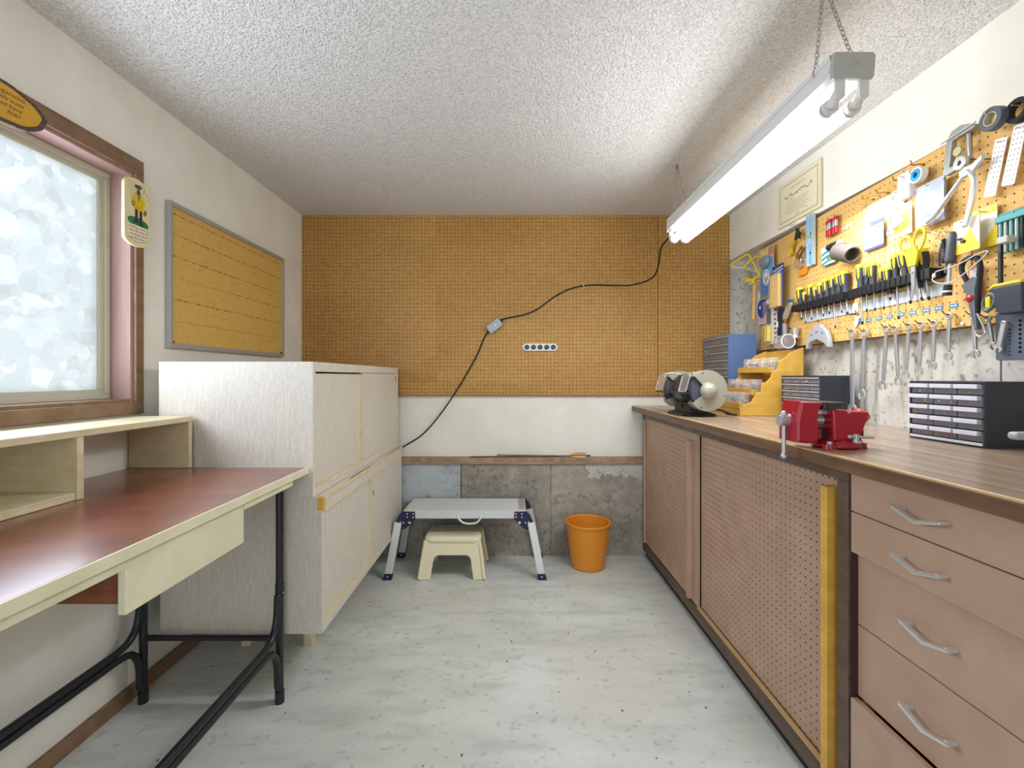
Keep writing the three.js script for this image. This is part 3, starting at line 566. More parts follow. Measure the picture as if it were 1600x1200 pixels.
// ---------------------------------------------------------------- work platform, stool and bin by the low concrete wall
{
  const t = thing('work_platform', 'folding aluminium work platform with navy hinges and ribbed deck', 'step platform');
  const x0 = -0.66, x1 = 0.086, zf = 0.365, zb = 0.112, y = 0.40;
  for (let i = 0; i < 6; i++) { const z = zb + 0.02 + i * 0.0425; mesh('deck_slat', [span(x0 + 0.02, x1 - 0.045, y - 0.012, y, z - 0.012, z + 0.012, 0.003), span(x0 + 0.02, x1 - 0.045, y - 0.001, y + 0.004, z - 0.0025, z + 0.0025, 0.001)], M.brushed, t); }
  mesh('deck_gap_shade', span(x0 + 0.02, x1 - 0.045, y - 0.03, y - 0.026, zb, zf), M.darkSteel, t);  // dark sheet added below the slats to deepen the shade between them
  mesh('deck_end', [span(x0, x0 + 0.02, y - 0.03, y + 0.002, zb, zf, 0.004)], M.brushed, t);
  const tread = mesh('deck_end', [span(x1 - 0.045, x1, y - 0.03, y + 0.002, zb, zf, 0.004)], M.brushed, t);
  mesh('grip_stud', Array.from({ length: 33 }, (_, i) => cy(0.003, 0.003, 0.002, x1 - 0.034 + (i % 3) * 0.011, y + 0.0025, zb + 0.015 + Math.floor(i / 3) * 0.0225, 'y', 8)), M.darkSteel, tread);
  mesh('side_rail', span(x0, x1, y - 0.048, y, zf, zf + 0.012, 0.002), M.brushed, t);
  mesh('side_rail', span(x0, x1, y - 0.048, y, zb - 0.012, zb, 0.002), M.brushed, t);
  const hy = y - 0.05;
  for (const [z, sg] of [[zf + 0.014, 1], [zb - 0.014, -1]]) for (const e of [-1, 1]) {
    const xe = e < 0 ? x0 : x1, dz = sg * 0.012, o = [[0.075 * -e, 0.045], [0, 0.047], [0.018 * e, 0.03], [0.058 * e, -0.06], [0.03 * e, -0.072], [-0.02 * e, -0.055], [-0.05 * e, -0.03], [-0.078 * e, 0.0]];
    const hp = mesh('hinge_plate', ex(shp((e < 0 ? o : o.slice().reverse()).map(([a, b]) => [xe + a + 0.004 * e, hy + b])), 0.006, 0.001).translate(0, 0, z + sg * 0.003), M.navy, t, 'navy hinge plate with rivets');
    mesh('rivet', [[-0.066, 0.034], [-0.066, 0.014], [-0.03, 0.034], [-0.03, 0.014], [0.01, -0.016], [-0.008, -0.02], [0.042, -0.052], [0.024, -0.058], [-0.044, -0.02]].map(([a, b], i) => cy(i === 8 ? 0.008 : 0.0045, i === 8 ? 0.008 : 0.0045, 0.003, xe + a * e + 0.004 * e, hy + b, z + sg * 0.0068, 'z', 12)), M.chrome, hp);
    const fx = e < 0 ? -0.742 : 0.178, fz = sg > 0 ? 0.412 : 0.085, tx = xe + 0.03 * e, zz = z - sg * 0.003;
    const legShape = [[tx - 0.022, hy - 0.02], [tx + 0.022, hy - 0.02], [fx + 0.022, 0.03], [fx - 0.022, 0.03]];
    const A = new THREE.Vector3(tx, hy - 0.02, zz), Bv = new THREE.Vector3(fx, 0.02, fz), L = A.distanceTo(Bv), lg = bx(0.045, L, 0.022, 0, 0, 0, 0.003);
    lg.applyQuaternion(new THREE.Quaternion().setFromUnitVectors(new THREE.Vector3(0, 1, 0), A.clone().sub(Bv).normalize())).translate((A.x + Bv.x) / 2, (A.y + Bv.y) / 2, (A.z + Bv.z) / 2);
    const leg = mesh('leg', lg, M.brushed, t);
    const ft = mesh('rubber_foot', [ex(shp([[fx - 0.026 + 0.004 * e, 0], [fx + 0.026 + 0.004 * e, 0], [fx + 0.024 - 0.004 * e, 0.036], [fx - 0.024 - 0.004 * e, 0.036]]), 0.032, 0.002).translate(0, 0, fz)], M.navy, leg, 'navy rubber foot');
    mesh('screw', cy(0.005, 0.005, 0.003, fx, 0.022, fz + 0.0165, 'z', 12), M.chrome, leg);
  }
  mesh('handle', [tb([[-0.326, y - 0.03, zf + 0.014], [-0.322, y - 0.045, zf + 0.022], [-0.295, y - 0.068, zf + 0.026], [-0.255, y - 0.074, zf + 0.026], [-0.215, y - 0.068, zf + 0.026], [-0.192, y - 0.045, zf + 0.022], [-0.188, y - 0.03, zf + 0.014]], 0.0055, 40, 8)], M.white, t, 'pale curved carrying handle');
  mesh('rating_label', ex(rrect(0.03, 0.026, 0.004, x1 + 0.03, hy - 0.042), 0.001).translate(0, 0, zf + 0.0212), M.white, t);
}
{ // plastic step stool: lofted shell with arched openings
  const t = thing('step_stool', 'cream plastic step stool tucked under the aluminium platform', 'stool', [-0.36, 0, 0.285]);
  const mat = std(0xece4c2, { roughness: 0.4 });
  const side = (w0, w1, h, gap, gh) => { // front view outline with an arched gap
    const s = new THREE.Shape(); s.moveTo(-w0, 0); s.lineTo(-w1, h); s.lineTo(w1, h); s.lineTo(w0, 0); s.lineTo(gap + 0.004, 0); s.lineTo(gap - 0.012, gh - 0.035); s.quadraticCurveTo(gap - 0.018, gh, gap - 0.05, gh); s.lineTo(-gap + 0.05, gh); s.quadraticCurveTo(-gap + 0.018, gh, -gap + 0.012, gh - 0.035); s.lineTo(-gap - 0.004, 0); s.lineTo(-w0, 0);
    return s;
  };
  const H = 0.25, tilt = 0.14;
  mesh('seat', [ex(rrect(0.345, 0.24, 0.05), 0.045, 0.018).rotateX(-Math.PI / 2).translate(0, H - 0.0225, 0)], mat, t);
  mesh('side_wall', tr(ex(side(0.19, 0.158, 0.24, 0.125, 0.14), 0.016, 0.004), { rx: -tilt, z: 0.134, y: 0.001 }), mat, t);
  mesh('side_wall', tr(ex(side(0.19, 0.158, 0.24, 0.125, 0.14), 0.016, 0.004), { rx: tilt, z: -0.134, y: 0.001 }), mat, t);
  for (const e of [-1, 1]) {
    mesh('end_wall', tr(ex(side(0.128, 0.102, 0.238, 0.085, 0.12), 0.016, 0.004), { ry: Math.PI / 2, rz: e * 0.135, x: e * 0.182, y: 0.001 }), mat, t);
    for (const g of [-1, 1]) mesh('leg_lip', [rod([e * 0.195, 0.008, g * 0.14], [e * 0.163, 0.225, g * 0.106], 0.011, 0.011, 10)], mat, t);
  }
}
{
  const t = thing('waste_bin', 'round orange plastic waste bin beside the bench', 'bin', [0.487, 0, 0.222]);
  mesh('tub', [la([[0.001, 0.004], [0.096, 0.004], [0.1, 0.0], [0.105, 0.003], [0.109, 0.02], [0.139, 0.272], [0.145, 0.275], [0.147, 0.282], [0.144, 0.289], [0.137, 0.289], [0.134, 0.28], [0.103, 0.012], [0.001, 0.012]], 56)], phy(0xea9a2c, { roughness: 0.42, map: rep(dataTex(128, 128, (u, v) => { const k = (Math.floor(u * 16) + Math.floor(v * 16)) % 2; return k ? [255, 250, 240] : [240, 232, 220]; }), 0.12) }), t);
  mesh('rolled_rim', norm(new THREE.TorusGeometry(0.1415, 0.005, 10, 56).rotateX(Math.PI / 2).translate(0, 0.2845, 0)), M.orange, t);
}

// ---------------------------------------------------------------- on the worktop
{ // bench grinder, spindle along the bench
  const t = thing('bench_grinder', 'dark bench grinder with grey wheel guards and clear eye shields', 'grinder', [0.945, TOP, 0.737], 0.1);
  const navy = std(0x23293c, { roughness: 0.18, metalness: 0.35 }), cast = std(0x33302e, { roughness: 0.45, metalness: 0.2 }), guard = std(0xa8a594, { roughness: 0.38, metalness: 0.25 }), A = 0.13;
  mesh('motor_housing', la([[0.001, -0.115], [0.05, -0.115], [0.07, -0.105], [0.082, -0.085], [0.086, -0.03], [0.086, 0.03], [0.082, 0.085], [0.07, 0.105], [0.05, 0.115], [0.001, 0.115]], 40).rotateX(Math.PI / 2).translate(0.005, A, 0), navy, t, 'glossy dark blue motor housing');
  for (const z of [0.045, -0.045]) mesh('cooling_band', cy(0.0875, 0.0875, 0.012, 0.005, A, z, 'z', 40), cast, t);
  for (const e of [1, -1]) {
    const zc = e * 0.14, s = new THREE.Shape(), a0 = -2.5, a1 = 2.35;
    s.absarc(0, 0, 0.101, a0, a1, false); s.lineTo(0.03 * Math.cos(a1), 0.03 * Math.sin(a1)); s.lineTo(0.03 * Math.cos(a0), 0.03 * Math.sin(a0));
    const rim = new THREE.Shape(); rim.absarc(0, 0, 0.101, a0, a1, false); rim.absarc(0, 0, 0.096, a1, a0, true);
    const g = mesh('wheel_guard', [ex(s, 0.004, 0.001, 40).translate(0, A, zc + e * 0.024), ex(s, 0.004, 0, 40).translate(0, A, zc - e * 0.024), ex(rim, 0.048, 0, 40).translate(0, A, zc)], guard, t, 'grey metal wheel guard');
    mesh('hub_cover', [tr(norm(new THREE.SphereGeometry(0.042, 28, 14, 0, TAU, 0, Math.PI / 2)), { rx: e * Math.PI / 2, y: A, z: zc + e * 0.026 })].map((q) => q), guard, g);
    mesh('guard_screw', [[0.09, 1.9], [0.09, -0.3], [0.09, -2.0]].map(([r, a]) => cy(0.003, 0.003, 0.003, r * Math.cos(a), A + r * Math.sin(a), zc + e * 0.027, 'z', 8)), M.black, g);
    mesh('grinding_wheel', [cy(0.082, 0.082, 0.026, 0, A, zc, 'z', 48)], std(0x4a4d58, { roughness: 0.95, bumpMap: M.floor.bumpMap, bumpScale: 0.001 }), t, 'dark abrasive wheel');
    mesh('spindle', cy(0.016, 0.016, 0.03, 0, A, zc - e * 0.035, 'z'), M.steel, t);
    const sh = ex(rrect(0.075, 0.088, 0.016), 0.003).rotateY(-Math.PI / 2), fr = ex(shp(rrect(0.08, 0.094, 0.018), [rrect(0.072, 0.086, 0.015)]), 0.005).rotateY(-Math.PI / 2);
    const pos = { rz: -0.28, x: -0.108, y: A + 0.038, z: zc - e * 0.004 };
    mesh('eye_shield', tr(sh, pos), M.clear, t, 'clear plastic eye shield'); mesh('shield_frame', tr(fr, pos), M.chrome, t);
    mesh('shield_arm', [rod([-0.09, A + 0.082, zc], [-0.05, A + 0.09, zc - e * 0.02], 0.004), rod([-0.05, A + 0.09, zc - e * 0.02], [0, A + 0.08, zc - e * 0.028], 0.004), cy(0.008, 0.008, 0.02, -0.086, A + 0.083, zc, 'z', 12)], M.chrome, t);
    mesh('tool_rest', [bx(0.035, 0.005, 0.055, -0.108, A - 0.012, zc, 0.001), bx(0.06, 0.022, 0.005, -0.07, A - 0.035, zc - e * 0.031, 0.001), rod([-0.1, A - 0.014, zc - e * 0.025], [-0.085, A - 0.035, zc - e * 0.031], 0.005)], cast, t);
  }
  const bs = ex([[-0.09, 0], [0.09, 0], [0.085, 0.012], [0.05, 0.02], [0.042, 0.07], [-0.042, 0.07], [-0.05, 0.02], [-0.085, 0.012]], 0.17, 0.006);
  mesh('base', [bs.translate(-0.005, 0, 0), bx(0.15, 0.012, 0.23, -0.002, 0.006, 0, 0.005)], cast, t);
  mesh('switch', bx(0.012, 0.02, 0.014, -0.052, 0.045, 0.0, 0.002), M.black, t);
  mesh('power_lead', tb([[0.05, 0.04, 0.08], [0.09, 0.03, 0.13], [0.14, 0.012, 0.13], [0.18, 0.006, 0.11], [0.17, 0.006, 0.04]], 0.0045, 40, 8), M.rubber, t);
}
{ // red bench vise, jaws opening away from the wall
  const t = thing('bench_vise', 'red bench vise with swivel base clamped at the worktop edge', 'vise', [0.928, TOP, 1.818]);
  const k = 0.0001715, q = (a) => a.map(([x, y]) => [x * k - 0.1793, 0.1647 - y * k]);
  const red = std(0xa61226, { roughness: 0.32 }), lip = std(0xd8482e, { roughness: 0.4 });
  mesh('moving_jaw', [ex(shp(q([[290, 195], [690, 212], [640, 260], [600, 310], [575, 340], [565, 640], [560, 860], [400, 875], [215, 855], [222, 500], [245, 400], [272, 260]])), 0.088, 0.007)], red, t);
  mesh('fixed_jaw', [ex(shp(q([[780, 315], [1020, 335], [1058, 372], [1100, 350], [1390, 362], [1300, 640], [1270, 700], [1270, 835], [810, 835], [800, 640], [790, 420]])), 0.088, 0.006), ex(shp(q([[1180, 400], [1390, 366], [1380, 470], [1290, 650], [1200, 640]])), 0.07, 0.006)], red, t);
  mesh('anvil_horn', tr(la([[0.001, -0.005], [0.024, 0], [0.02, 0.015], [0.009, 0.03], [0.001, 0.033]], 24), { rz: -Math.PI / 2, s: [1, 1, 1], x: 0.058, y: 0.086 }), lip, t);
  mesh('jaw_plate', [ex(shp(q([[640, 205], [700, 212], [690, 330], [612, 325]])), 0.1, 0.001)], M.darkSteel, t);
  mesh('jaw_plate', [ex(shp(q([[705, 208], [960, 208], [905, 285], [780, 330], [705, 330]])), 0.1, 0.001)], M.darkSteel, t);
  mesh('slide_bar', [span(-0.088, 0.061, 0.026, 0.052, -0.02, 0.02, 0.002)], M.black, t);
  mesh('slide_cover', [span(-0.085, -0.06, 0.024, 0.054, -0.024, 0.024, 0.002)], red, t);
  mesh('lead_screw', [cy(0.0105, 0.0105, 0.1, -0.065, 0.0775, 0, 'x', 20), ...Array.from({ length: 9 }, (_, i) => cy(0.0125, 0.0125, 0.0022, -0.083 + i * 0.0055, 0.0775, 0, 'x', 20)), cy(0.006, 0.006, 0.05, -0.06, 0.103, 0.015, 'x'), span(-0.085, -0.04, 0.094, 0.112, -0.02, 0.02, 0.002)], M.chrome, t);
  mesh('screw_head', [cy(0.016, 0.016, 0.03, -0.151, 0.0755, 0, 'x', 24), cy(0.02, 0.018, 0.006, -0.137, 0.0755, 0, 'x', 24)], M.steel, t);
  mesh('handle_bar', [rod([-0.152, 0.093, 0.0], [-0.152, -0.024, 0.0], 0.0055), sp(0.009, -0.152, 0.094, 0), sp(0.009, -0.152, -0.026, 0)], M.steel, t);
  mesh('swivel_base', [la([[0.001, 0.0], [0.056, 0], [0.058, 0.006], [0.056, 0.014], [0.05, 0.02], [0.044, 0.022], [0.044, 0.03], [0.001, 0.03]], 40).translate(-0.006, 0, 0)], red, t);
  for (const a of [0.35, 2.4, 4.55]) { const x = Math.cos(a) * 0.058 - 0.006, z = Math.sin(a) * 0.058; const l = mesh('base_lug', [cy(0.016, 0.018, 0.014, x, 0.007, z, 'y', 20)], red, t); mesh('bolt', cy(0.008, 0.008, 0.008, x, 0.017, z, 'y', 6), M.steel, l); }
  mesh('lock_lever', [cy(0.008, 0.008, 0.024, 0.018, 0.03, 0.046, 'y', 14), rod([0.0, 0.035, 0.048], [0.062, 0.033, 0.052], 0.004), sp(0.006, 0, 0.035, 0.048)], M.steel, t);
}
// small-parts cabinets: shell, dividers, see-through drawers with a lip to pull
const bits = [[0xb0a890, 0x8a8478], [0xd8d4c8, 0x9a948c], [0x9a8a70, 0x5c5650], [0x7a7470, 0xb8b0a4]].map((c) => c.map((k) => std(k, { roughness: 0.45, metalness: 0.4 })));
function partsCabinet(name, label, pos, W, H, D, rows, cols, shell, lip, o = {}) {
  const t = thing(name, label, 'parts cabinet', pos, -Math.PI / 2), e = 0.006, mb = o.base ?? 0.012;
  mesh('shell', [span(0, e, 0, H, 0, D), span(W - e, W, 0, H, 0, D), span(e, W - e, H - e, H, 0, D), span(e, W - e, 0, mb, 0, D - 0.001), span(e, W - e, mb, H - e, 0, 0.004)], shell, t);
  if (o.base) mesh('base_lip', span(e, W - e, mb - 0.009, mb - 0.001, D - 0.002, D + 0.004, 0.001), lip, t);
  const cw = (W - 2 * e) / cols, ch = (H - e - mb) / rows, div = [];
  for (let c = 1; c < cols; c++) div.push(span(e + c * cw - 0.0012, e + c * cw + 0.0012, mb, H - e, 0.004, D - 0.006));
  for (let r = 1; r < rows; r++) div.push(span(e, W - e, mb + r * ch - 0.0012, mb + r * ch + 0.0012, 0.004, D - 0.006));
  mesh('dividers', div, shell, t);
  for (let r = 0; r < rows; r++) for (let c = 0; c < cols; c++) {
    const x0 = e + c * cw + 0.002, x1 = e + (c + 1) * cw - 0.002, y0 = mb + r * ch + 0.002, y1 = mb + (r + 1) * ch - 0.003, out = D - 0.002;
    const d = mesh('drawer', [span(x0, x1, y0, y1, out - 0.002, out), span(x0, x1, y0, y0 + 0.0015, out - 0.07, out - 0.002), span(x0, x0 + 0.0015, y0, y1, out - 0.07, out - 0.002), span(x1 - 0.0015, x1, y0, y1, out - 0.07, out - 0.002)], M.smoky, t);
    mesh('pull_lip', span(x0 - 0.001, x1 - (o.step ?? 0.001), y1 - ch * (o.lipH ?? 0.16), y1 + 0.001, out, out + (o.lipDepth ?? 0.008), 0.001), lip, d);
    const fill = o.fill?.[r + ',' + c];
    if (fill || hash(r, c, W * 1000 | 0) > 0.35) {
      const n = 5 + (hash(c, r, 3) * 7 | 0), g = []; seed = (r * 31 + c * 17 + W * 1e4) | 0;
      for (let i = 0; i < n; i++) { const L = Math.min(cw * 0.45, rr(0.01, 0.034)); g.push(tr(bx(L, rr(0.004, 0.009), 0.006), { ry: rr(-1, 1), rz: rr(-0.5, 0.5), x: rr(x0 + L / 2 + 0.004, x1 - L / 2 - 0.004), y: y0 + rr(0.005, ch * 0.42), z: out - rr(0.007, 0.016) })); }
      mesh('contents', g, fill ? std(fill, { roughness: 0.6 }) : bits[(r + c) % 4][(r * 3 + c) % 2], d);
    }
  }
  return t;
}
const shellBlack = std(0x2e333d, { roughness: 0.45 }), shellBlue = std(0x5f7aa8, { roughness: 0.45 }), lipGrey = std(0xd6d8e4, { roughness: 0.35 }), lipThin = std(0xaaa8ac, { roughness: 0.35 });
partsCabinet('parts_cabinet', 'tall blue parts cabinet standing in the far corner of the worktop', [1.481, TOP, 0.03], 0.352, 0.457, 0.17, 9, 4, shellBlue, lipThin, { lipDepth: 0.006 });
partsCabinet('parts_cabinet', 'small black parts cabinet behind the red vise', [1.476, TOP, 0.866], 0.281, 0.204, 0.133, 6, 4, shellBlack, lipThin, { lipDepth: 0.006 });
partsCabinet('parts_cabinet', 'black parts cabinet with fifteen wide clear drawers below the wrenches', [1.466, TOP, 1.614], 0.238, 0.186, 0.15, 5, 3, shellBlack, lipGrey, { base: 0.014, lipDepth: 0.014, lipH: 0.34, step: 0.004, fill: { '0,0': 0x1f9a78, '3,0': 0xc8b43a, '0,2': 0xd6d6d6, '3,1': 0xdcdcdc, '0,1': 0xb27a72, '3,2': 0xb0988c } });

{ // stepped yellow rack for jars, front towards the room
  const t = thing('jar_rack', 'stepped yellow wooden rack holding rows of small clear jars', 'rack', [1.478, TOP, 0.487], -Math.PI / 2), W = 0.34;
  const pr = shp([[0, 0], [0.312, 0], [0.312, 0.056], [0.29, 0.058], [0.262, 0.07], [0.247, 0.095], [0.246, 0.118], [0.212, 0.12], [0.211, 0.165], [0.185, 0.172], [0.162, 0.195], [0.157, 0.225], [0.124, 0.236], [0.124, 0.28], [0.09, 0.295], [0.066, 0.32], [0.004, 0.345], [0, 0.345]]);
  mesh('cheek', ex(pr, 0.014, 0.002).rotateY(-Math.PI / 2).translate(W - 0.007, 0, 0), M.yellowWood, t);
  mesh('cheek', ex(pr.clone(), 0.014, 0.002).rotateY(-Math.PI / 2).translate(0.007, 0, 0), M.yellowWood, t);
  mesh('back_board', span(0.014, W - 0.014, 0, 0.34, 0, 0.006), M.yellowWood, t);
  for (const [y, z0, z1] of [[0.05, 0.21, 0.318], [0.118, 0.125, 0.25], [0.232, 0.02, 0.16]]) mesh('shelf', [span(0.014, W - 0.014, y - 0.01, y, z0, z1), span(0.006, W - 0.006, y - 0.012, y + 0.018, z1, z1 + 0.006, 0.001)], M.yellowWood, t);
  mesh('front_rail', span(0.0, W, 0, 0.04, 0.312, 0.322, 0.002), M.yellowWood, t);
}
{
  const cols = [0x6a6a72, 0x8a8c92, 0x5c5a60, 0xb8b6b0, 0x77808c, 0xb090b8, 0xc8b8a0];
  let n = 0;
  const jar = (u, y, z, fillCol, label, group) => {
    const t = thing('storage_jar', label, 'jar', [1.478 - z, TOP + y + 0.001, 0.487 + u], 0, group);
    mesh('glass', la([[0.001, 0], [0.03, 0], [0.033, 0.004], [0.033, 0.05], [0.029, 0.058], [0.029, 0.066], [0.0275, 0.066], [0.0275, 0.058], [0.031, 0.05], [0.031, 0.006], [0.001, 0.004]], 24), M.clear, t);
    const g = []; seed = 900 + n * 7; const hh = rr(0.016, 0.04);
    for (let i = 0; i < 26; i++) { const a = rr(0, TAU), r = Math.sqrt(rnd()) * 0.022; g.push(tr(cy(0.0025, 0.002, 0.014, 0, 0, 0, 'y', 6), { rx: rr(-1.5, 1.5), rz: rr(-1.5, 1.5), x: Math.cos(a) * r, z: Math.sin(a) * r, y: 0.01 + rnd() * hh })); }
    mesh('screws', g, std(fillCol, { roughness: 0.4, metalness: 0.5 }), t); n++;
  };
  for (let r = 0; r < 3; r++) for (let i = 0; i < 4; i++) jar(0.05 + i * 0.078, [0.05, 0.118, 0.232][r], [0.278, 0.21, 0.12][r], cols[(r * 4 + i) % 7], `clear jar of screws on the rack's ${['lowest', 'middle', 'top'][r]} step, ${['first', 'second', 'third', 'fourth'][i]} from the blue cabinet`, ['jars on the lowest rack step', 'jars on the middle rack step', 'jars on the top rack step'][r]);
  const t = thing('storage_jar', 'clear jar with a white lid lying on top of the yellow rack', 'jar', [1.415, TOP + 0.381, 0.72], 0);
  mesh('glass', la([[0.001, 0], [0.034, 0], [0.036, 0.004], [0.036, 0.08], [0.034, 0.08], [0.033, 0.006], [0.001, 0.004]], 28).rotateX(Math.PI / 2), M.clear, t);
  mesh('lid', norm(new THREE.TorusGeometry(0.035, 0.003, 8, 32).translate(0, 0, 0.082)), M.white, t, 'white rim');
  mesh('lid_disc', cy(0.034, 0.034, 0.002, 0, 0, 0.082, 'z', 28), M.smoky, t);
}
{ // grey tool reaching in from the bench end
  const t = thing('hand_tool', 'light grey rounded tool handle beside the black parts cabinet', 'tool', [1.178, TOP, 2.05], 0);
  mesh('handle', [tr(ex(rrect(0.2, 0.018, 0.008), 0.022, 0.004), { x: 0.09, y: 0.062 })], std(0xa9adb4, { roughness: 0.5 }), t);
  mesh('body', [span(0.06, 0.19, 0, 0.02, -0.035, 0.035, 0.004), span(0.12, 0.18, 0.02, 0.056, -0.02, 0.02, 0.004)], std(0x5c626c, { roughness: 0.5 }), t);
}

// ---------------------------------------------------------------- certificate on the drywall above
{
  const t = thing('certificate', 'cream framed certificate on the white wall above the tool board', 'certificate', [XR - 0.001, 2.032, 0.771], -Math.PI / 2), w = 0.352, h = 0.236;
  const art = canvasTex(768, 512, (g, W, H) => {
    g.fillStyle = '#e6dfc0'; g.fillRect(0, 0, W, H); g.strokeStyle = '#a39f80'; g.lineWidth = 10; g.strokeRect(46, 40, W - 92, H - 80); g.lineWidth = 3; g.strokeRect(62, 56, W - 124, H - 112);
    seed = 61; g.strokeStyle = '#77745e';
    const scrawl = (x0, x1, y, hgt, lw) => { g.lineWidth = lw; g.beginPath(); g.moveTo(x0, y); for (let x = x0; x < x1; x += hgt * 0.5) g.lineTo(x + rr(0, hgt * 0.3), y + rr(-hgt, hgt * 0.3)); g.stroke(); };
    scrawl(250, 520, 110, 12, 4); scrawl(130, 640, 200, 34, 11); scrawl(180, 300, 240, 10, 4);
    for (let i = 0; i < 6; i++) scrawl(150 + (i > 4 ? 60 : 0), 590 - (i % 3) * 40, 272 + i * 26, 6, 3);
    scrawl(330, 420, 440, 16, 4); scrawl(500, 560, 430, 10, 3);
  });
  mesh('mount_board', bx(w, h, 0.008, 0, h / 2, 0.005, 0.001), std(0xc9c3a4, { roughness: 0.6 }), t);
  mesh('printed_sheet', face(w - 0.006, h - 0.006, 0, h / 2, 0.0092), std(0xffffff, { map: art, roughness: 0.45 }), t);
  mesh('hanging_tab', [tb([[-0.07, 0.002, 0.006], [-0.06, -0.014, 0.012], [-0.02, -0.018, 0.014]], 0.0012), tb([[0.06, 0.002, 0.006], [0.075, -0.014, 0.012], [0.11, -0.014, 0.014]], 0.0012)], M.wire, t);
}

// ---------------------------------------------------------------- tool board and everything that hangs on it
const bt = (name, label, cat, s, y, group, d = 0) => thing(name, label, cat, onBoard(s, y, d), BA, group);
const toolBoard = (s0, s1, label) => {
  const t = bt('tool_pegboard', label, 'pegboard', 0, 0);
  mesh('perforated_sheet', span(s0 + 0.0005, s1 - 0.0005, 1.376, 1.992, -0.0004, 0), M.pegTool, t);
  mesh('edge_strip', [span(s0, s1, 1.3745, 1.376, -0.043, 0.0004), span(s0, s1, 1.992, 1.9935, -0.043, 0.0004), span(s0, s0 + 0.0012, 1.376, 1.992, -0.043, 0.0004), span(s1 - 0.0012, s1, 1.376, 1.992, -0.043, 0.0002)], M.hardEdge, t);
};
toolBoard(0.024, 1.384, 'yellow-brown pegboard holding both screwdriver racks over the worktop');
toolBoard(1.386, 2.3, 'yellow-brown pegboard holding the locking pliers and the grey index plate');

function card(name, label, cat, s0, s1, y0, y1, color, draw, o = {}) {
  const w = s1 - s0, h = y1 - y0, t = bt(name, label, cat, (s0 + s1) / 2, y0, o.group, o.d ?? 0.012);
  t.rotation.set(0, BA, 0); if (o.tilt) { t.rotation.order = 'YXZ'; t.rotation.z = o.tilt; }
  const th = o.th ?? 0.0016, r = 0.004;
  const s = o.cut ? (() => { const c = rrect(w, h, r, 0, h / 2); c.holes.push(circ(0, h - 0.013, 0.005)); return c; })() : rrect(w, h, r, 0, h / 2);
  mesh(o.base ?? 'backing_card', ex(s, th).translate(0, 0, th / 2), std(color, { roughness: 0.55 }), t);
  if (draw) mesh('printed_face', face(w * 0.985, h * 0.985, 0, h / 2, th + 0.0003), std(0xffffff, { map: canvasTex(Math.max(64, Math.round(256 * Math.min(1, w / h))), Math.max(64, Math.round(256 * Math.min(1, h / w))), draw), roughness: 0.45 }), t);
  mesh('hook', tb([[0, h - 0.013, -(o.d ?? 0.012)], [0, h - 0.013, th + 0.012], [0, h - 0.008, th + 0.016]], 0.0014), M.wire, t);
  return { t, w, h, th };
}
const fillr = (g, c, x, y, w, h) => { g.fillStyle = c; g.fillRect(x, y, w, h); };
const bars = (g, c, x, y, w, n, step, hh) => { for (let i = 0; i < n; i++) fillr(g, c, x, y + i * step, w * (0.6 + 0.4 * hash(i, n, 5)), hh); };

{ // yellow utility hook holding the hammer
  const t = bt('utility_hook', 'bent yellow steel double hook at the end of the tool board', 'hook', 0.05, 1.83);
  mesh('strap', [tr(bx(0.024, 0.17, 0.005, 0, 0.075, 0.008, 0.001), { rz: 0.05 })], M.yellow, t);
  mesh('arm', tb([[-0.01, 0.01, 0.01], [-0.022, 0.09, 0.04], [-0.03, 0.14, 0.066], [-0.03, 0.135, 0.085], [-0.03, 0.088, 0.158], [-0.03, 0.072, 0.155]], 0.0055, 50, 8), M.yellow, t);
  mesh('arm', tb([[0.0, 0.12, 0.012], [-0.012, 0.118, 0.035], [-0.022, 0.07, 0.09], [-0.022, 0.055, 0.086]], 0.0055, 40, 8), M.yellow, t);
  mesh('lower_hook', tb([[0, 0.0, 0.012], [-0.002, -0.008, 0.03], [-0.004, -0.02, 0.045], [-0.004, -0.04, 0.05]], 0.0065, 24, 8), M.yellow, t);
}
{
  const t = bt('claw_hammer', 'hammer with a pale wooden handle hanging at the board end', 'hammer', 0.008, 1.565, undefined, 0.03);
  mesh('handle', tr(la([[0.001, 0], [0.016, 0.002], [0.017, 0.03], [0.014, 0.09], [0.0135, 0.16], [0.015, 0.235], [0.001, 0.236]], 20), { s: [1, 1, 0.75], rz: -0.05 }), M.bareWood, t, 'pale wooden handle');
  mesh('head', [rod([0.012, 0.243, -0.02], [0.012, 0.246, 0.04], 0.012, 0.013, 16), cy(0.015, 0.015, 0.012, 0.012, 0.246, 0.046, 'z', 20)], M.yellow, t);
  mesh('claw', [tb([[0.006, 0.245, -0.016], [0.003, 0.238, -0.026]], 0.005), tb([[0.018, 0.245, -0.016], [0.021, 0.238, -0.026]], 0.005), tb([[0.006, 0.236, 0.02], [0.004, 0.222, 0.022]], 0.003), tb([[0.018, 0.236, 0.02], [0.021, 0.222, 0.022]], 0.003)], M.chrome, t);
}
{
  const t = bt('wire_hook', 'white wire hook sticking out past the hammer', 'hook', -0.005, 1.885);
  mesh('wire', [tb([[0.03, 0.0, 0], [0.03, 0.0, 0.06], [0.02, 0.01, 0.16], [0.02, 0.024, 0.166]], 0.0022), tb([[0.045, -0.02, 0], [0.04, -0.018, 0.05], [0.025, 0.006, 0.1]], 0.0018)], M.white, t);
}
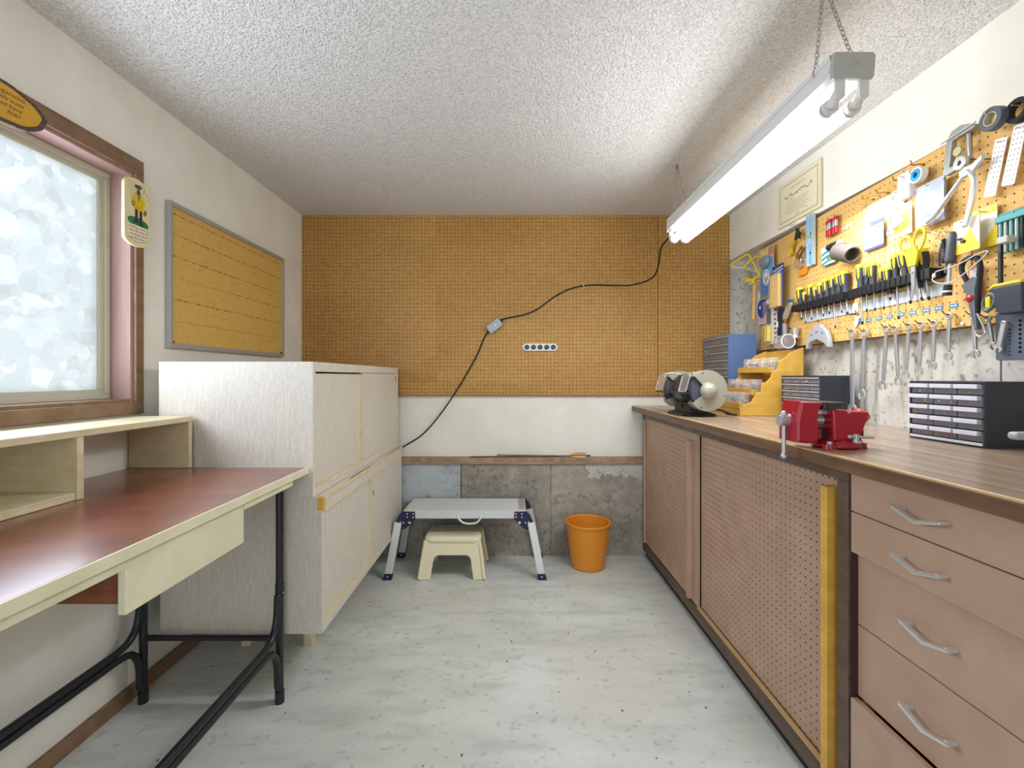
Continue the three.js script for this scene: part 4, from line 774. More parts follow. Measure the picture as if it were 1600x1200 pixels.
{
  const c = card('blister_pack', 'blue blister pack with an oval print beside the hammer', 'packaging', 0.1, 0.252, 1.672, 1.968, 0xd8c48a, (g, W, H) => {
    fillr(g, '#d9c890', 0, 0, W, H); fillr(g, '#b88a78', W * 0.6, 0, W * 0.4, H * 0.18); const k = g.createLinearGradient(0, H * 0.2, 0, H); fillr(g, '#6c9cc4', 0, H * 0.2, W, H * 0.34); fillr(g, '#4878b0', 0, H * 0.54, W, H * 0.46);
    g.fillStyle = '#dfe2ea'; g.beginPath(); g.ellipse(W * 0.45, H * 0.58, W * 0.25, H * 0.16, 0, 0, TAU); g.fill(); g.strokeStyle = '#c2455e'; g.lineWidth = 4; g.beginPath(); g.ellipse(W * 0.45, H * 0.55, W * 0.15, H * 0.09, 0.4, 0, TAU); g.stroke(); bars(g, '#30508c', W * 0.3, H * 0.58, W * 0.3, 4, 10, 4); fillr(g, '#8a8a66', 0, H * 0.95, W, H * 0.05);
  }, { d: 0.03, cut: true });
  mesh('blister', sp(0.05, 0, c.h * 0.72, 0.012, [1, 0.75, 0.5]), phy(0xa8bcc4, { transmission: 0.6, roughness: 0.12, thickness: 0 }), c.t, 'domed clear blister');
}
{
  const c = card('stick_pack', 'pack of yellow sticks with a navy header card', 'packaging', 0.268, 0.384, 1.595, 1.832, 0x23346e, (g, W, H) => { fillr(g, '#24346e', 0, 0, W, H); g.strokeStyle = '#d8dcec'; g.lineWidth = 7; for (const k of [0.06, 0.13]) { g.beginPath(); g.moveTo(W * 0.05, H * (k + 0.06)); g.lineTo(W * 0.95, H * k); g.stroke(); } }, { d: 0.045 });
  for (let i = 0; i < 4; i++) mesh('yellow_stick', bx(0.021, c.h * 0.76, 0.02, -0.038 + i * 0.0225, c.h * 0.385, 0.012, 0.005), std(0xd6b05a, { roughness: 0.7 }), c.t);
  mesh('bag', bx(c.w * 0.96, c.h * 0.8, 0.026, 0, c.h * 0.4, 0.0145, 0.006), phy(0xffffff, { transmission: 0.93, roughness: 0.1, thickness: 0 }), c.t);
}
{
  const c = card('buffing_pad_card', 'white card with a round blue pad below the hammer', 'packaging', 0.034, 0.148, 1.532, 1.732, 0xd9d2d2, (g, W, H) => { fillr(g, '#d9d3d4', 0, 0, W, H); fillr(g, '#c46a78', W * 0.1, H * 0.18, W * 0.8, H * 0.03); fillr(g, '#d8a6b0', 0, H * 0.8, W, H * 0.16); bars(g, '#b0707c', W * 0.1, H * 0.24, W * 0.7, 2, 9, 3); }, { cut: true });
  mesh('pad', [sp(0.042, 0, c.h * 0.47, 0.006, [1, 1.15, 0.28]), ...Array.from({ length: 14 }, (_, i) => sp(0.011, Math.cos(i * 0.449) * 0.04, c.h * 0.47 + Math.sin(i * 0.449) * 0.047, 0.006, [1, 1, 0.7]))], std(0x2c3c86, { roughness: 0.8 }), c.t, 'fluffy blue pad');
  mesh('pad_centre', sp(0.008, 0, c.h * 0.49, 0.016, [1, 1.4, 0.6]), std(0xb8d0e8, { roughness: 0.4 }), c.t);
}
{
  const c = card('carded_driver', 'tall white card with a black and yellow driver in plastic', 'packaging', 0.158, 0.287, 1.402, 1.668, 0xd9d9d4, (g, W, H) => { fillr(g, '#dad9d4', 0, 0, W, H); seed = 9; for (let i = 0; i < 9; i++) fillr(g, ['#5a4a4c', '#8a5a60', '#4a5058'][i % 3], W * 0.62, H * (0.05 + i * 0.1), W * rr(0.12, 0.26), H * 0.05); fillr(g, '#b8c2c6', W * 0.93, 0, W * 0.07, H); }, { d: 0.02 });
  mesh('driver_grip', [bx(0.022, 0.115, 0.018, -0.028, c.h * 0.66, 0.011, 0.006)], M.rubber, c.t); mesh('driver_handle', [bx(0.036, 0.092, 0.022, -0.03, c.h * 0.22, 0.013, 0.008), bx(0.008, 0.09, 0.026, -0.04, c.h * 0.22, 0.013, 0.003)], M.yellow, c.t, 'yellow plastic handle');
  mesh('clear_cover', bx(0.06, c.h * 0.9, 0.03, -0.03, c.h * 0.5, 0.016, 0.008), phy(0xffffff, { transmission: 0.94, roughness: 0.08, thickness: 0 }), c.t);
}
{ const c = card('navy_sheath', 'narrow dark navy plastic sheath next to the carded driver', 'sheath', 0.292, 0.345, 1.395, 1.59, 0x1c2236, null, { d: 0.02, th: 0.012, base: 'sheath_body' }); mesh('clip', bx(0.012, 0.03, 0.006, -0.022, 0.11, 0.015, 0.002), M.white, c.t); }
{
  const t = bt('taping_knife', 'silver taping knife with a yellow-tipped handle', 'knife', 0.39, 1.4, undefined, 0.03);
  mesh('blade', tr(ex(shp([[-0.062, 0.125], [-0.002, 0.125], [0.066, 0.222], [0.014, 0.228]]), 0.002), {}), M.chrome, t, 'wide silver blade');
  mesh('blade_stripe', tr(ex(shp([[0.012, 0.226], [0.064, 0.22], [0.052, 0.206], [0.0, 0.212]]), 0.003), {}), std(0x2f568e, { roughness: 0.4 }), t);
  mesh('ferrule', bx(0.022, 0.03, 0.012, -0.024, 0.112, 0, 0.003), M.brass, t);
  mesh('handle', [tr(bx(0.024, 0.09, 0.018, -0.026, 0.06, 0, 0.006), {})], std(0x9a9c9e, { roughness: 0.4 }), t); mesh('handle_tip', bx(0.028, 0.026, 0.02, -0.022, 0.008, 0, 0.006), M.yellow, t);
}
{
  const t = bt('drill_chuck', 'cluster of brass and steel chuck parts on one hook', 'tool', 0.465, 1.36, undefined, 0.03);
  mesh('chuck_body', [cy(0.02, 0.016, 0.03, 0, 0.09, 0, 'y', 20), cy(0.014, 0.02, 0.02, 0, 0.065, 0, 'y', 20)], M.steel, t); mesh('jaw', [cy(0.009, 0.014, 0.022, 0, 0.045, 0, 'y', 12), cy(0.005, 0.007, 0.04, 0.006, 0.018, 0, 'y', 12)], M.darkSteel, t);
  mesh('collar', [norm(new THREE.TorusGeometry(0.018, 0.004, 8, 20).translate(-0.004, 0.032, 0.006)), cy(0.01, 0.01, 0.008, -0.014, 0.012, 0.006, 'y', 16)], M.brass, t); mesh('key_arm', rod([-0.055, 0.112, 0.0], [-0.012, 0.098, 0.004], 0.0035), M.rubber, t); mesh('hook', tb([[0, 0.105, -0.03], [0, 0.105, 0.01]], 0.0014), M.wire, t);
}
{
  const t = bt('spring_clamp', 'small yellow spring clamp by the blue level', 'clamp', 0.41, 1.865, undefined, 0.015);
  mesh('jaw', ex(shp([[-0.03, 0], [-0.018, -0.004], [0.0, 0.035], [0.03, 0.062], [0.022, 0.07], [-0.014, 0.04]]), 0.014, 0.002), M.yellow, t); mesh('jaw', tr(ex(shp([[0.0, -0.006], [0.012, 0.0], [0.014, 0.035], [0.036, 0.056], [0.03, 0.064], [0.003, 0.042]]), 0.012, 0.002), { z: 0.008 }), std(0xc4a018, { roughness: 0.5 }), t); mesh('spring', norm(new THREE.TorusGeometry(0.007, 0.002, 6, 14).translate(0.004, 0.04, 0.016)), M.steel, t);
}
{
  const t = bt('bracket_tool', 'folded brass and steel brackets hanging on a wire hook', 'bracket', 0.49, 1.8, undefined, 0.02);
  const fr = (w, h) => ex(shp(rrect(w, h, 0.006), [rrect(w - 0.014, h - 0.014, 0.004)]), 0.006, 0.001);
  mesh('frame', [tr(fr(0.07, 0.04), { rz: 0.7, x: 0.0, y: 0.05 }), tr(fr(0.05, 0.03), { rz: 0.6, x: 0.01, y: 0.052, z: 0.006 })], M.brass, t); mesh('frame', [tr(fr(0.06, 0.04), { rz: -0.5, x: -0.016, y: 0.0, z: 0.004 }), tr(fr(0.035, 0.03), { rz: 0.3, x: 0.05, y: 0.03, z: 0.004 })], M.steel, t); mesh('hook', tb([[0.02, 0.075, -0.02], [0.02, 0.075, 0.014]], 0.0014), M.wire, t);
}
{
  const t = bt('orange_gauge', 'small orange gauge plate below the brackets', 'gauge', 0.5, 1.735, undefined, 0.008);
  mesh('plate', tr(ex(shp([[-0.045, 0], [0.02, 0], [0.042, 0.03], [0.036, 0.06], [-0.01, 0.05], [-0.04, 0.02]]), 0.008, 0.001), {}), M.orange, t); mesh('thumb_screw', [cy(0.009, 0.009, 0.014, 0.004, 0.05, 0.01, 'z', 14), cy(0.004, 0.004, 0.03, -0.01, 0.07, 0.008, 'y', 10)], M.steel, t);
}
{
  const t = bt('spirit_level', 'slim pale blue level hanging upright on the tool board', 'level', 0.583, 1.764, undefined, 0.012);
  mesh('beam', [span(-0.022, 0.022, 0, 0.25, 0.004, 0.010), span(-0.024, -0.018, 0, 0.25, 0, 0.018), span(0.018, 0.024, 0, 0.25, 0, 0.018)], std(0xb4cede, { roughness: 0.35, metalness: 0.3 }), t); mesh('blue_panel', [span(-0.015, 0.015, 0.01, 0.11, 0.01, 0.0112), span(-0.015, 0.015, 0.17, 0.24, 0.01, 0.0112)], std(0x7ab4dc, { roughness: 0.4 }), t);
  mesh('vial', [cy(0.006, 0.006, 0.03, 0, 0.145, 0.012, 'x', 14)], phy(0xd8e46a, { transmission: 0.5, roughness: 0.1 }), t); mesh('hang_hole', [cy(0.005, 0.005, 0.002, 0, 0.158, 0.0108, 'z', 12), cy(0.005, 0.005, 0.002, 0, 0.062, 0.0118, 'z', 12)], M.black, t);
}
{
  const t = bt('cable_ties', 'bunch of black clips on a wire hook under the certificate', 'clips', 0.49, 1.92, undefined, 0.03); seed = 301;
  for (let i = 0; i < 9; i++) { const a = rr(-0.9, 0.9); mesh('clip', tr(bx(0.006, 0.06, 0.004, 0, -0.022, 0, 0.001), { rz: a, x: 0, y: 0.05, z: rr(-0.012, 0.012) }), i % 2 ? M.rubber : M.darkSteel, t); }
  mesh('hook', tb([[0, 0.05, -0.03], [0, 0.05, 0.02], [0, 0.058, 0.024]], 0.0014), M.wire, t);
}
[0, 1].forEach((i) => { // red clamps
  const t = bt('hand_clamp', ['red-handled spring clamp next to the blue level', 'second red-handled spring clamp, further from the blue level'][i], 'clamp', 0.722 + i * 0.042, 1.866, 'red spring clamps', 0.02);
  mesh('jaw', [bx(0.014, 0.05, 0.012, -0.008, 0.052, 0, 0.003), bx(0.014, 0.05, 0.012, 0.008, 0.052, 0.002, 0.003)], M.steel, t); mesh('grip', [bx(0.016, 0.034, 0.016, -0.01, 0.014, 0, 0.005)], M.red, t); mesh('grip', [bx(0.016, 0.034, 0.016, 0.01, 0.014, 0.002, 0.005)], M.red, t); mesh('pad', [bx(0.018, 0.016, 0.016, -0.009, 0.062, 0, 0.004), bx(0.018, 0.016, 0.016, 0.01, 0.066, 0.002, 0.004)], M.red, t); mesh('hook', tb([[0, 0.08, -0.02], [0, 0.08, 0.012]], 0.0014), M.wire, t);
});
card('blade_pack', 'teal and white striped packet next to the ribbed hose', 'packaging', 0.665, 0.765, 1.737, 1.822, 0x3aa0a0, (g, W, H) => { fillr(g, '#cfe4e2', 0, 0, W, H); g.strokeStyle = '#1f9092'; g.lineWidth = H * 0.12; for (let i = 0; i < 3; i++) { g.beginPath(); g.moveTo(0, H * (0.42 + i * 0.27)); g.quadraticCurveTo(W * 0.5, H * (0.2 + i * 0.27), W, H * (0.3 + i * 0.27)); g.stroke(); } fillr(g, '#c05048', W * 0.4, H * 0.62, W * 0.25, H * 0.12); }, { th: 0.008, d: 0.012 });
{
  const t = bt('ribbed_grip', 'short black ribbed grip above the coiled hose', 'grip', 0.735, 1.806, undefined, 0.034);
  mesh('grip', [cy(0.012, 0.012, 0.075, 0.04, 0, 0, 'x', 20), ...Array.from({ length: 7 }, (_, i) => cy(0.0145, 0.0145, 0.005, 0.01 + i * 0.0095, 0, 0, 'x', 20))], M.rubber, t); mesh('cap', cy(0.013, 0.013, 0.008, 0.081, 0, 0, 'x', 20), M.white, t); mesh('hook', tb([[0.03, 0.014, -0.034], [0.03, 0.0145, 0.01]], 0.0014), M.wire, t);
}
{
  const t = bt('ribbed_hose', 'grey-brown ribbed vacuum hose end on the tool board', 'hose', 0.872, 1.746, undefined, 0.045), g = [];
  for (let i = 0; i < 7; i++) g.push([0.031 + i * 0.0006, -0.045 + i * 0.014], [0.036 + i * 0.0006, -0.041 + i * 0.014], [0.036 + i * 0.0006, -0.036 + i * 0.014], [0.031 + i * 0.0006, -0.032 + i * 0.014]);
  const inner = [[0.027, 0.05], [0.027, -0.045]];
  mesh('hose_body', tr(la([...g, [0.034, 0.052], ...inner, [0.031, -0.045]], 32), { rz: 1.15, ry: 0.55 }), std(0x5e564e, { roughness: 0.6, side: THREE.DoubleSide }), t); mesh('mouth', tr(norm(new THREE.TorusGeometry(0.031, 0.003, 8, 28).rotateX(Math.PI / 2).translate(0, 0.053, 0)), { rz: 1.15, ry: 0.55 }), std(0x8a857c, { roughness: 0.5 }), t); mesh('peg', rod([0.02, 0.03, -0.045], [0.02, 0.03, 0.0], 0.003), M.white, t);
}
card('drill_bit_card', 'pale blue and navy printed card with fine print', 'packaging', 0.938, 1.042, 1.73, 1.842, 0x4a4f94, (g, W, H) => { fillr(g, '#ccd6e4', 0, 0, W, H); fillr(g, '#4a4f9c', 0, 0, W, H * 0.16); fillr(g, '#4a4f9c', 0, H * 0.92, W, H * 0.08); fillr(g, '#e6ecf4', W * 0.04, H * 0.03, W * 0.25, H * 0.09); fillr(g, '#8aa0d0', W * 0.1, H * 0.22, W * 0.85, H * 0.12); fillr(g, '#2c3468', W * 0.5, H * 0.25, W * 0.4, H * 0.03); fillr(g, '#3a4688', 0, H * 0.38, W * 0.4, H * 0.03); bars(g, '#a8b0c0', W * 0.3, H * 0.5, W * 0.5, 6, H * 0.055, 3); }, { cut: true });
{
  const c = card('hook_pouch', 'white and yellow pouch with one small steel hook inside', 'packaging', 1.103, 1.197, 1.732, 1.846, 0xe6e2d2, (g, W, H) => { fillr(g, '#e8e4d6', 0, 0, W, H); fillr(g, '#d8b43c', W * 0.28, 0, W * 0.5, H * 0.14); g.fillStyle = '#e6c028'; g.beginPath(); g.moveTo(W * 0.5, H * 0.3); g.lineTo(W * 0.95, H * 0.22); g.lineTo(W * 0.95, H * 0.8); g.lineTo(W * 0.1, H * 0.92); g.lineTo(W * 0.1, H * 0.66); g.fill(); fillr(g, '#e8c878', W * 0.12, H * 0.36, W * 0.42, H * 0.3); }, { d: 0.03, cut: true });
  mesh('steel_hook', tb([[-0.02, 0.045, 0.006], [-0.03, 0.038, 0.01], [-0.02, 0.032, 0.012], [0.004, 0.04, 0.012], [0.012, 0.046, 0.008]], 0.0035), M.steel, c.t);
}
{ const c = card('white_box', 'small white box hanging above the yellow pouch', 'packaging', 1.155, 1.208, 1.856, 1.95, 0xe8e6e6, (g, W, H) => { fillr(g, '#e9e6e8', 0, 0, W, H); fillr(g, '#cfc4cc', W * 0.34, H * 0.1, W * 0.4, H * 0.76); bars(g, '#9aa0a4', W * 0.06, H * 0.2, W * 0.2, 7, H * 0.09, 3); }, { d: 0.03, th: 0.018, base: 'box_body' }); }
{ // folded pale green card and a steel strap to its left
  const c = card('sandpaper_sheet', 'pale green card hanging behind the small white box', 'packaging', 1.085, 1.14, 1.83, 1.92, 0xb4c8b8, (g, W, H) => { fillr(g, '#b8cabc', 0, 0, W, H); fillr(g, '#7aa08a', 0, H * 0.1, W, H * 0.3); bars(g, '#dfe6dc', W * 0.1, H * 0.5, W * 0.8, 4, H * 0.1, 4); }, { d: 0.012 });
  const t = bt('steel_strap', 'narrow steel strap tool with a looped end', 'tool', 1.08, 1.757, undefined, 0.02); mesh('strap', [span(-0.006, 0.006, 0.02, 0.15, -0.002, 0.002), norm(new THREE.TorusGeometry(0.011, 0.003, 8, 20).translate(0, 0.01, 0))], M.steel, t); mesh('hook', tb([[0, 0.14, -0.02], [0, 0.14, 0.012]], 0.0014), M.wire, t);
}
{
  const c = card('parts_bag', 'silvery plastic parts bag hanging below the tape roll', 'bag', 1.212, 1.328, 1.732, 1.88, 0xa8adb8, null, { d: 0.028, base: 'bag_back' });
  const g = new THREE.PlaneGeometry(c.w * 0.98, c.h * 0.96, 20, 20), p = g.attributes.position; for (let i = 0; i < p.count; i++) { const x = p.getX(i), y = p.getY(i), k = Math.cos(x / c.w * 3) * Math.cos(y / c.h * 3); p.setZ(i, 0.002 + 0.014 * Math.max(0, k) * (0.6 + 0.8 * fbm(x * 60, y * 22, 201, 3))); } g.computeVertexNormals();
  mesh('bag_front', g.translate(0, c.h / 2, 0.002), phy(0xaab2c0, { roughness: 0.3, clearcoat: 0.4, metalness: 0, side: THREE.DoubleSide }), c.t, 'crinkled silvery film'); mesh('zip_strip', bx(c.w, 0.006, 0.004, 0, c.h * 0.9, 0.003, 0.001), std(0x5a5e6a, { roughness: 0.4 }), c.t);
}
{
  const t = bt('tape_roll', 'white roll of thread tape with a blue core', 'tape', 1.236, 1.918, undefined, 0.04);
  mesh('tape', ex(shp(disc(0, 0, 0.027), [circ(0, 0, 0.021)]), 0.022, 0.001, 32), M.white, t); mesh('core', ex(shp(disc(0, 0, 0.0205), [circ(0, 0, 0.009)]), 0.024, 0.001, 32), std(0x2f9fd8, { roughness: 0.4 }), t, 'bright blue core'); mesh('core_back', cy(0.009, 0.009, 0.004, 0, 0, -0.008, 'z', 16), M.navy, t); mesh('hook', tb([[0, 0.006, -0.04], [0, 0.006, 0.02], [-0.004, 0.014, 0.03]], 0.0016), M.wire, t);
}
// loose wire hooks in the board
[[0.93, 1.925], [0.972, 1.938], [1.005, 1.93], [1.05, 1.93], [1.175, 1.955], [1.13, 1.945], [0.838, 1.875], [0.815, 1.87], [0.96, 1.86], [1.21, 1.965]].forEach(([s, y], i) => {
  const t = bt('peg_hook', i < 6 || i > 8 ? `bare wire hook by the board's top edge, ${['first', 'second', 'third', 'fourth', 'sixth', 'fifth', '', '', '', 'seventh'][i]} from the red clamps` : ['short white peg nearer the blue printed card', 'short white peg nearer the red clamps', 'short white peg over the blue printed card'][i - 6], 'hook', s, y, i < 6 || i > 8 ? 'bare wire hooks' : 'white pegs');
  if (i < 6 || i > 8) mesh('wire', [tb([[0, 0, 0], [0.002, 0.002, 0.02], [0.006, -0.002, 0.045], [0.008, 0.012, 0.052]], 0.0022), cy(0.005, 0.005, 0.006, 0, 0, 0.003, 'z', 10)], i % 2 ? M.brass : M.wire, t);
  else mesh('peg', [cy(0.003, 0.003, 0.02, 0, 0, 0.01, 'z', 10), bx(0.008, 0.022, 0.003, 0, 0.006, 0.003, 0.001)], M.white, t);
});

// screwdriver racks
const grip = std(0x2b3140, { roughness: 0.6 });
function rack(s0, s1, y, label) {
  const t = bt('screwdriver_rack', label, 'rack', s0, y), L = s1 - s0, n = Math.round(L / 0.024), g = [];
  mesh('front_bar', [span(0, L, 0, 0.034, 0.042, 0.05, 0.002)], M.black, t); mesh('back_bar', [span(0, L, 0, 0.034, 0, 0.01, 0.002)], M.black, t);
  for (let i = 0; i <= n; i++) g.push(span(i * L / n - 0.002, i * L / n + 0.002, 0.001, 0.033, 0.01, 0.053, 0.001));
  mesh('socket_dividers', g, M.black, t); mesh('mounting_tab', span(L, L + 0.022, 0.006, 0.03, 0.002, 0.006), M.black, t); mesh('screw', cy(0.006, 0.006, 0.004, L + 0.012, 0.018, 0.008, 'z', 12), M.chrome, t);
}
rack(0.47, 0.862, 1.548, 'black screwdriver rack nearer the hammer end of the board'); rack(0.902, 1.292, 1.548, 'black screwdriver rack below the yellow scissors');
{
  const pale = phy(0xcfd6da, { roughness: 0.4 });
  for (const [a, b, l] of [[0.487, 0.885, 'pale plastic strip behind the driver tips nearer the hammer'], [0.905, 1.31, 'pale plastic strip behind the driver tips below the scissors']]) { const t = bt('label_strip', l, 'strip', a, 1.49); mesh('strip', span(0, b - a, 0, 0.042, 0.0005, 0.003), pale, t); }
}
function driver(s, yTop, sTip, yTip, k, label, group) { // hangs upright through the rack, leaning a little
  const L = yTop - yTip, lean = Math.atan2(sTip - s, L), big = k, hl = Math.min(0.115, 0.095 * big), R = 0.0125 * big, d = 0.026;
  const t = bt('screwdriver', label, 'screwdriver', s, yTop, group, d); t.rotation.order = 'YXZ'; t.rotation.z = lean;
  mesh('handle', la([[0.001, -hl], [R * 0.75, -hl], [R * 0.8, -hl * 0.8], [R * 0.72, -hl * 0.62], [R, -hl * 0.4], [R, -0.012], [R * 0.9, -0.004], [0.001, -0.003]], 16), grip, t);
  mesh('end_cap', la([[R * 1.02, -0.015], [R * 1.04, -0.008], [R * 0.9, 0], [0.001, 0.001]], 16), M.yellow, t);
  for (const a of [0.5, -0.9]) mesh('grip_inlay', tr(sp(1, 0, 0, 0, [R * 0.3, hl * 0.26, R * 0.22]), { y: -hl * 0.27, z: R * 0.9, x: 0 }).rotateY(a), M.yellow, t);
  mesh('shaft', [rod([0, -hl, 0], [0, -L + 0.012, 0], 0.0028 * big, 0.0028 * big, 8)], M.steel, t); mesh('tip', rod([0, -L + 0.012, 0], [0, -L, 0], 0.0034 * big, 0.0022 * big, 8), M.black, t);
}
const set1 = [[0.497, 1.672, 0.515, 1.502, 1.25], [0.54, 1.641, 0.55, 1.482, 0.9], [0.585, 1.668, 0.6, 1.492, 1.1], [0.625, 1.648, 0.65, 1.473, 0.95], [0.665, 1.66, 0.69, 1.495, 1.1], [0.707, 1.671, 0.735, 1.5, 1.2], [0.753, 1.672, 0.775, 1.432, 1.05], [0.789, 1.676, 0.82, 1.492, 1.0], [0.835, 1.676, 0.855, 1.482, 1.45]];
const set2 = [[0.93, 1.68, 0.945, 1.43, 1.3], [0.971, 1.674, 0.968, 1.48, 0.95], [1.0, 1.672, 1.014, 1.475, 1.15], [1.045, 1.638, 1.06, 1.474, 0.9], [1.08, 1.636, 1.092, 1.505, 1.1], [1.116, 1.674, 1.131, 1.428, 1.15], [1.15, 1.676, 1.186, 1.474, 1.35], [1.192, 1.638, 1.235, 1.475, 1.2], [1.232, 1.66, 1.262, 1.475, 1.4]];
const nth = ['first', 'second', 'third', 'fourth', 'fifth', 'sixth', 'seventh', 'eighth', 'ninth', 'tenth'];
set1.forEach((a, i) => driver(...a, `black and yellow screwdriver, ${nth[i]} from the hammer in the rack nearer it`, 'screwdrivers in the rack nearer the hammer'));
set2.forEach((a, i) => driver(...a, `black and yellow screwdriver, ${nth[i]} from the hammer side in the scissors rack`, 'screwdrivers in the rack below the scissors'));
{
  const t = bt('scissors', 'large yellow-handled scissors hanging over the screwdriver rack', 'scissors', 1.235, 1.48, undefined, 0.058);
  const bow = (x, y, a, rx, ry) => tr(norm(new THREE.TorusGeometry(1, 0.2, 8, 28).scale(rx, ry, 0.02)), { rz: a, x, y });
  mesh('handle', [bow(-0.028, 0.2, 0.5, 0.026, 0.034), tr(ex(shp([[-0.016, 0.12], [0.008, 0.12], [0.002, 0.16], [-0.014, 0.186], [-0.03, 0.17]]), 0.012, 0.002), {})], M.yellow, t, 'yellow finger loop'); mesh('handle', [bow(0.026, 0.208, -0.25, 0.022, 0.038), tr(ex(shp([[-0.004, 0.12], [0.02, 0.12], [0.03, 0.16], [0.02, 0.186], [0.004, 0.17]]), 0.01, 0.002), { z: 0.004 })], M.yellow, t, 'yellow finger loop');
  mesh('blade', ex(shp([[-0.012, 0.125], [0.01, 0.125], [0.02, 0.05], [0.022, 0.0], [0.012, 0.04]]), 0.003), M.steel, t); mesh('blade', tr(ex(shp([[-0.004, 0.125], [0.016, 0.125], [0.014, 0.05], [0.002, 0.002], [0.0, 0.05]]), 0.003), { z: 0.004 }), M.steel, t); mesh('pivot_screw', cy(0.006, 0.006, 0.006, 0.004, 0.1, 0.005, 'z', 14), M.chrome, t); mesh('hook', tb([[0, 0.236, -0.058], [0.01, 0.236, 0.012]], 0.0016), M.wire, t);
}
// wrenches hung by their ring end, and the blue labels over them
function wrench(s, y, dx, L, k, label, group) {
  const t = bt('combination_wrench', label, 'wrench', s, y, group, 0.02); t.rotation.order = 'YXZ'; t.rotation.z = Math.atan2(dx, L);
  const R = 0.0135 * k + L * 0.012, r = R * 0.58, w = R * 0.5, O = R * 1.25, th = 0.007;
  mesh('ring_end', [ex(shp(disc(0, 0, R), [circ(0, 0, r)]), th + 0.003, 0.001, 20)], M.chrome, t);
  mesh('shank', [ex(shp([[-w * 0.8, -R * 0.9], [w * 0.8, -R * 0.9], [w, -L * 0.3], [w, -L * 0.75], [w * 0.8, -L + O], [-w * 0.8, -L + O], [-w, -L * 0.75], [-w, -L * 0.3]]), th, 0.0012), ex(shp([[-w * 0.5, -R * 1.6], [w * 0.5, -R * 1.6], [w * 0.5, -L + O * 1.8], [-w * 0.5, -L + O * 1.8]]), th + 0.001, 0.001)], M.steel, t);
  const c = new THREE.Shape(); c.absarc(0, -L, O, -1.15, Math.PI + 1.15, false); c.lineTo(-O * 0.42, -L + O * 0.2); c.lineTo(O * 0.05, -L + O * 0.36); c.lineTo(O * 0.42, -L + O * 0.1);
  mesh('open_end', tr(ex(c, th, 0.0012, 20).translate(0, L, 0), { rz: 0.25, y: -L }), M.chrome, t);
  mesh('hook', tb([[0, r * 0.7, -0.02], [0, r * 0.75, 0.01], [-0.004, r + 0.01, 0.02]], 0.0016), M.darkSteel, t);
}
const wr = [[0.875, 1.4, 0, 0.327, 1.25], [0.947, 1.396, -0.02, 0.255, 1.1], [1.066, 1.399, -0.02, 0.22, 1.0], [1.108, 1.394, 0.014, 0.195, 0.9], [1.171, 1.397, -0.015, 0.176, 0.85], [1.223, 1.396, -0.01, 0.162, 0.85], [1.276, 1.394, -0.008, 0.143, 0.8], [1.331, 1.413, -0.004, 0.132, 0.75], [1.413, 1.402, 0.006, 0.117, 0.7], [1.458, 1.39, 0.014, 0.085, 0.6]];
wr.forEach((a, i) => wrench(...a, i === 0 ? 'longest chrome combination wrench, hanging behind the red vise' : i === 1 ? 'second longest chrome combination wrench, next to the longest' : i === 9 ? 'shortest chrome combination wrench, beside the grey index plate' : `chrome combination wrench, ${nth[i]} in the hanging row counted from the longest`, i > 1 && i < 9 ? 'wrenches in the row' : undefined));
const labelArt = canvasTex(96, 40, (g, W, H) => { fillr(g, '#4a8ec4', 0, 0, W, H); fillr(g, '#dcebf4', W * 0.16, H * 0.34, W * 0.26, H * 0.3); fillr(g, '#dcebf4', W * 0.5, H * 0.34, W * 0.34, H * 0.3); });
const labelMat = std(0xffffff, { map: labelArt, roughness: 0.45 });
[0.942, 0.998, 1.054, 1.109, 1.162, 1.219, 1.269, 1.324, 1.404, 1.466].forEach((s, i) => { const t = bt('tape_label', `small blue tape label with white print, ${nth[i]} from the white tag`, 'label', s, 1.442, 'blue size labels'); mesh('tape', bx(0.032, 0.0135, 0.0008, 0, 0.006, 0.0006), M.label, t); mesh('print', face(0.0318, 0.0133, 0, 0.006, 0.0012), labelMat, t); });
{ const t = bt('paper_tag', 'white paper tag with a blue corner above the longest wrench', 'tag', 0.884, 1.43, undefined, 0.006); mesh('paper', tr(ex(shp([[-0.02, 0], [-0.006, -0.004], [0.012, 0.02], [0.02, 0.04], [-0.01, 0.042]]), 0.0015), {}), M.white, t); mesh('blue_corner', tr(ex(shp([[0.006, 0.014], [0.024, 0.016], [0.024, 0.028], [0.012, 0.03]]), 0.002), { z: 0.001 }), M.label, t); mesh('peg', [tb([[0, 0.05, -0.006], [0, 0.05, 0.03]], 0.0022), tb([[-0.016, 0.052, 0.02], [0.018, 0.05, 0.02], [0.02, 0.064, 0.02]], 0.0018)], M.darkSteel, t); }
[[1.358, 1.386], [1.399, 1.386]].forEach(([s, y]) => { const t = bt('screw_button', s < 1.38 ? 'white screw cap on the board with the racks, beside the seam' : 'white screw cap on the pliers board, beside the seam', 'screw cap', s, y, 'white screw caps'); mesh('cap', cy(0.0055, 0.0065, 0.006, 0, 0, 0.003, 'z', 14), M.white, t); });
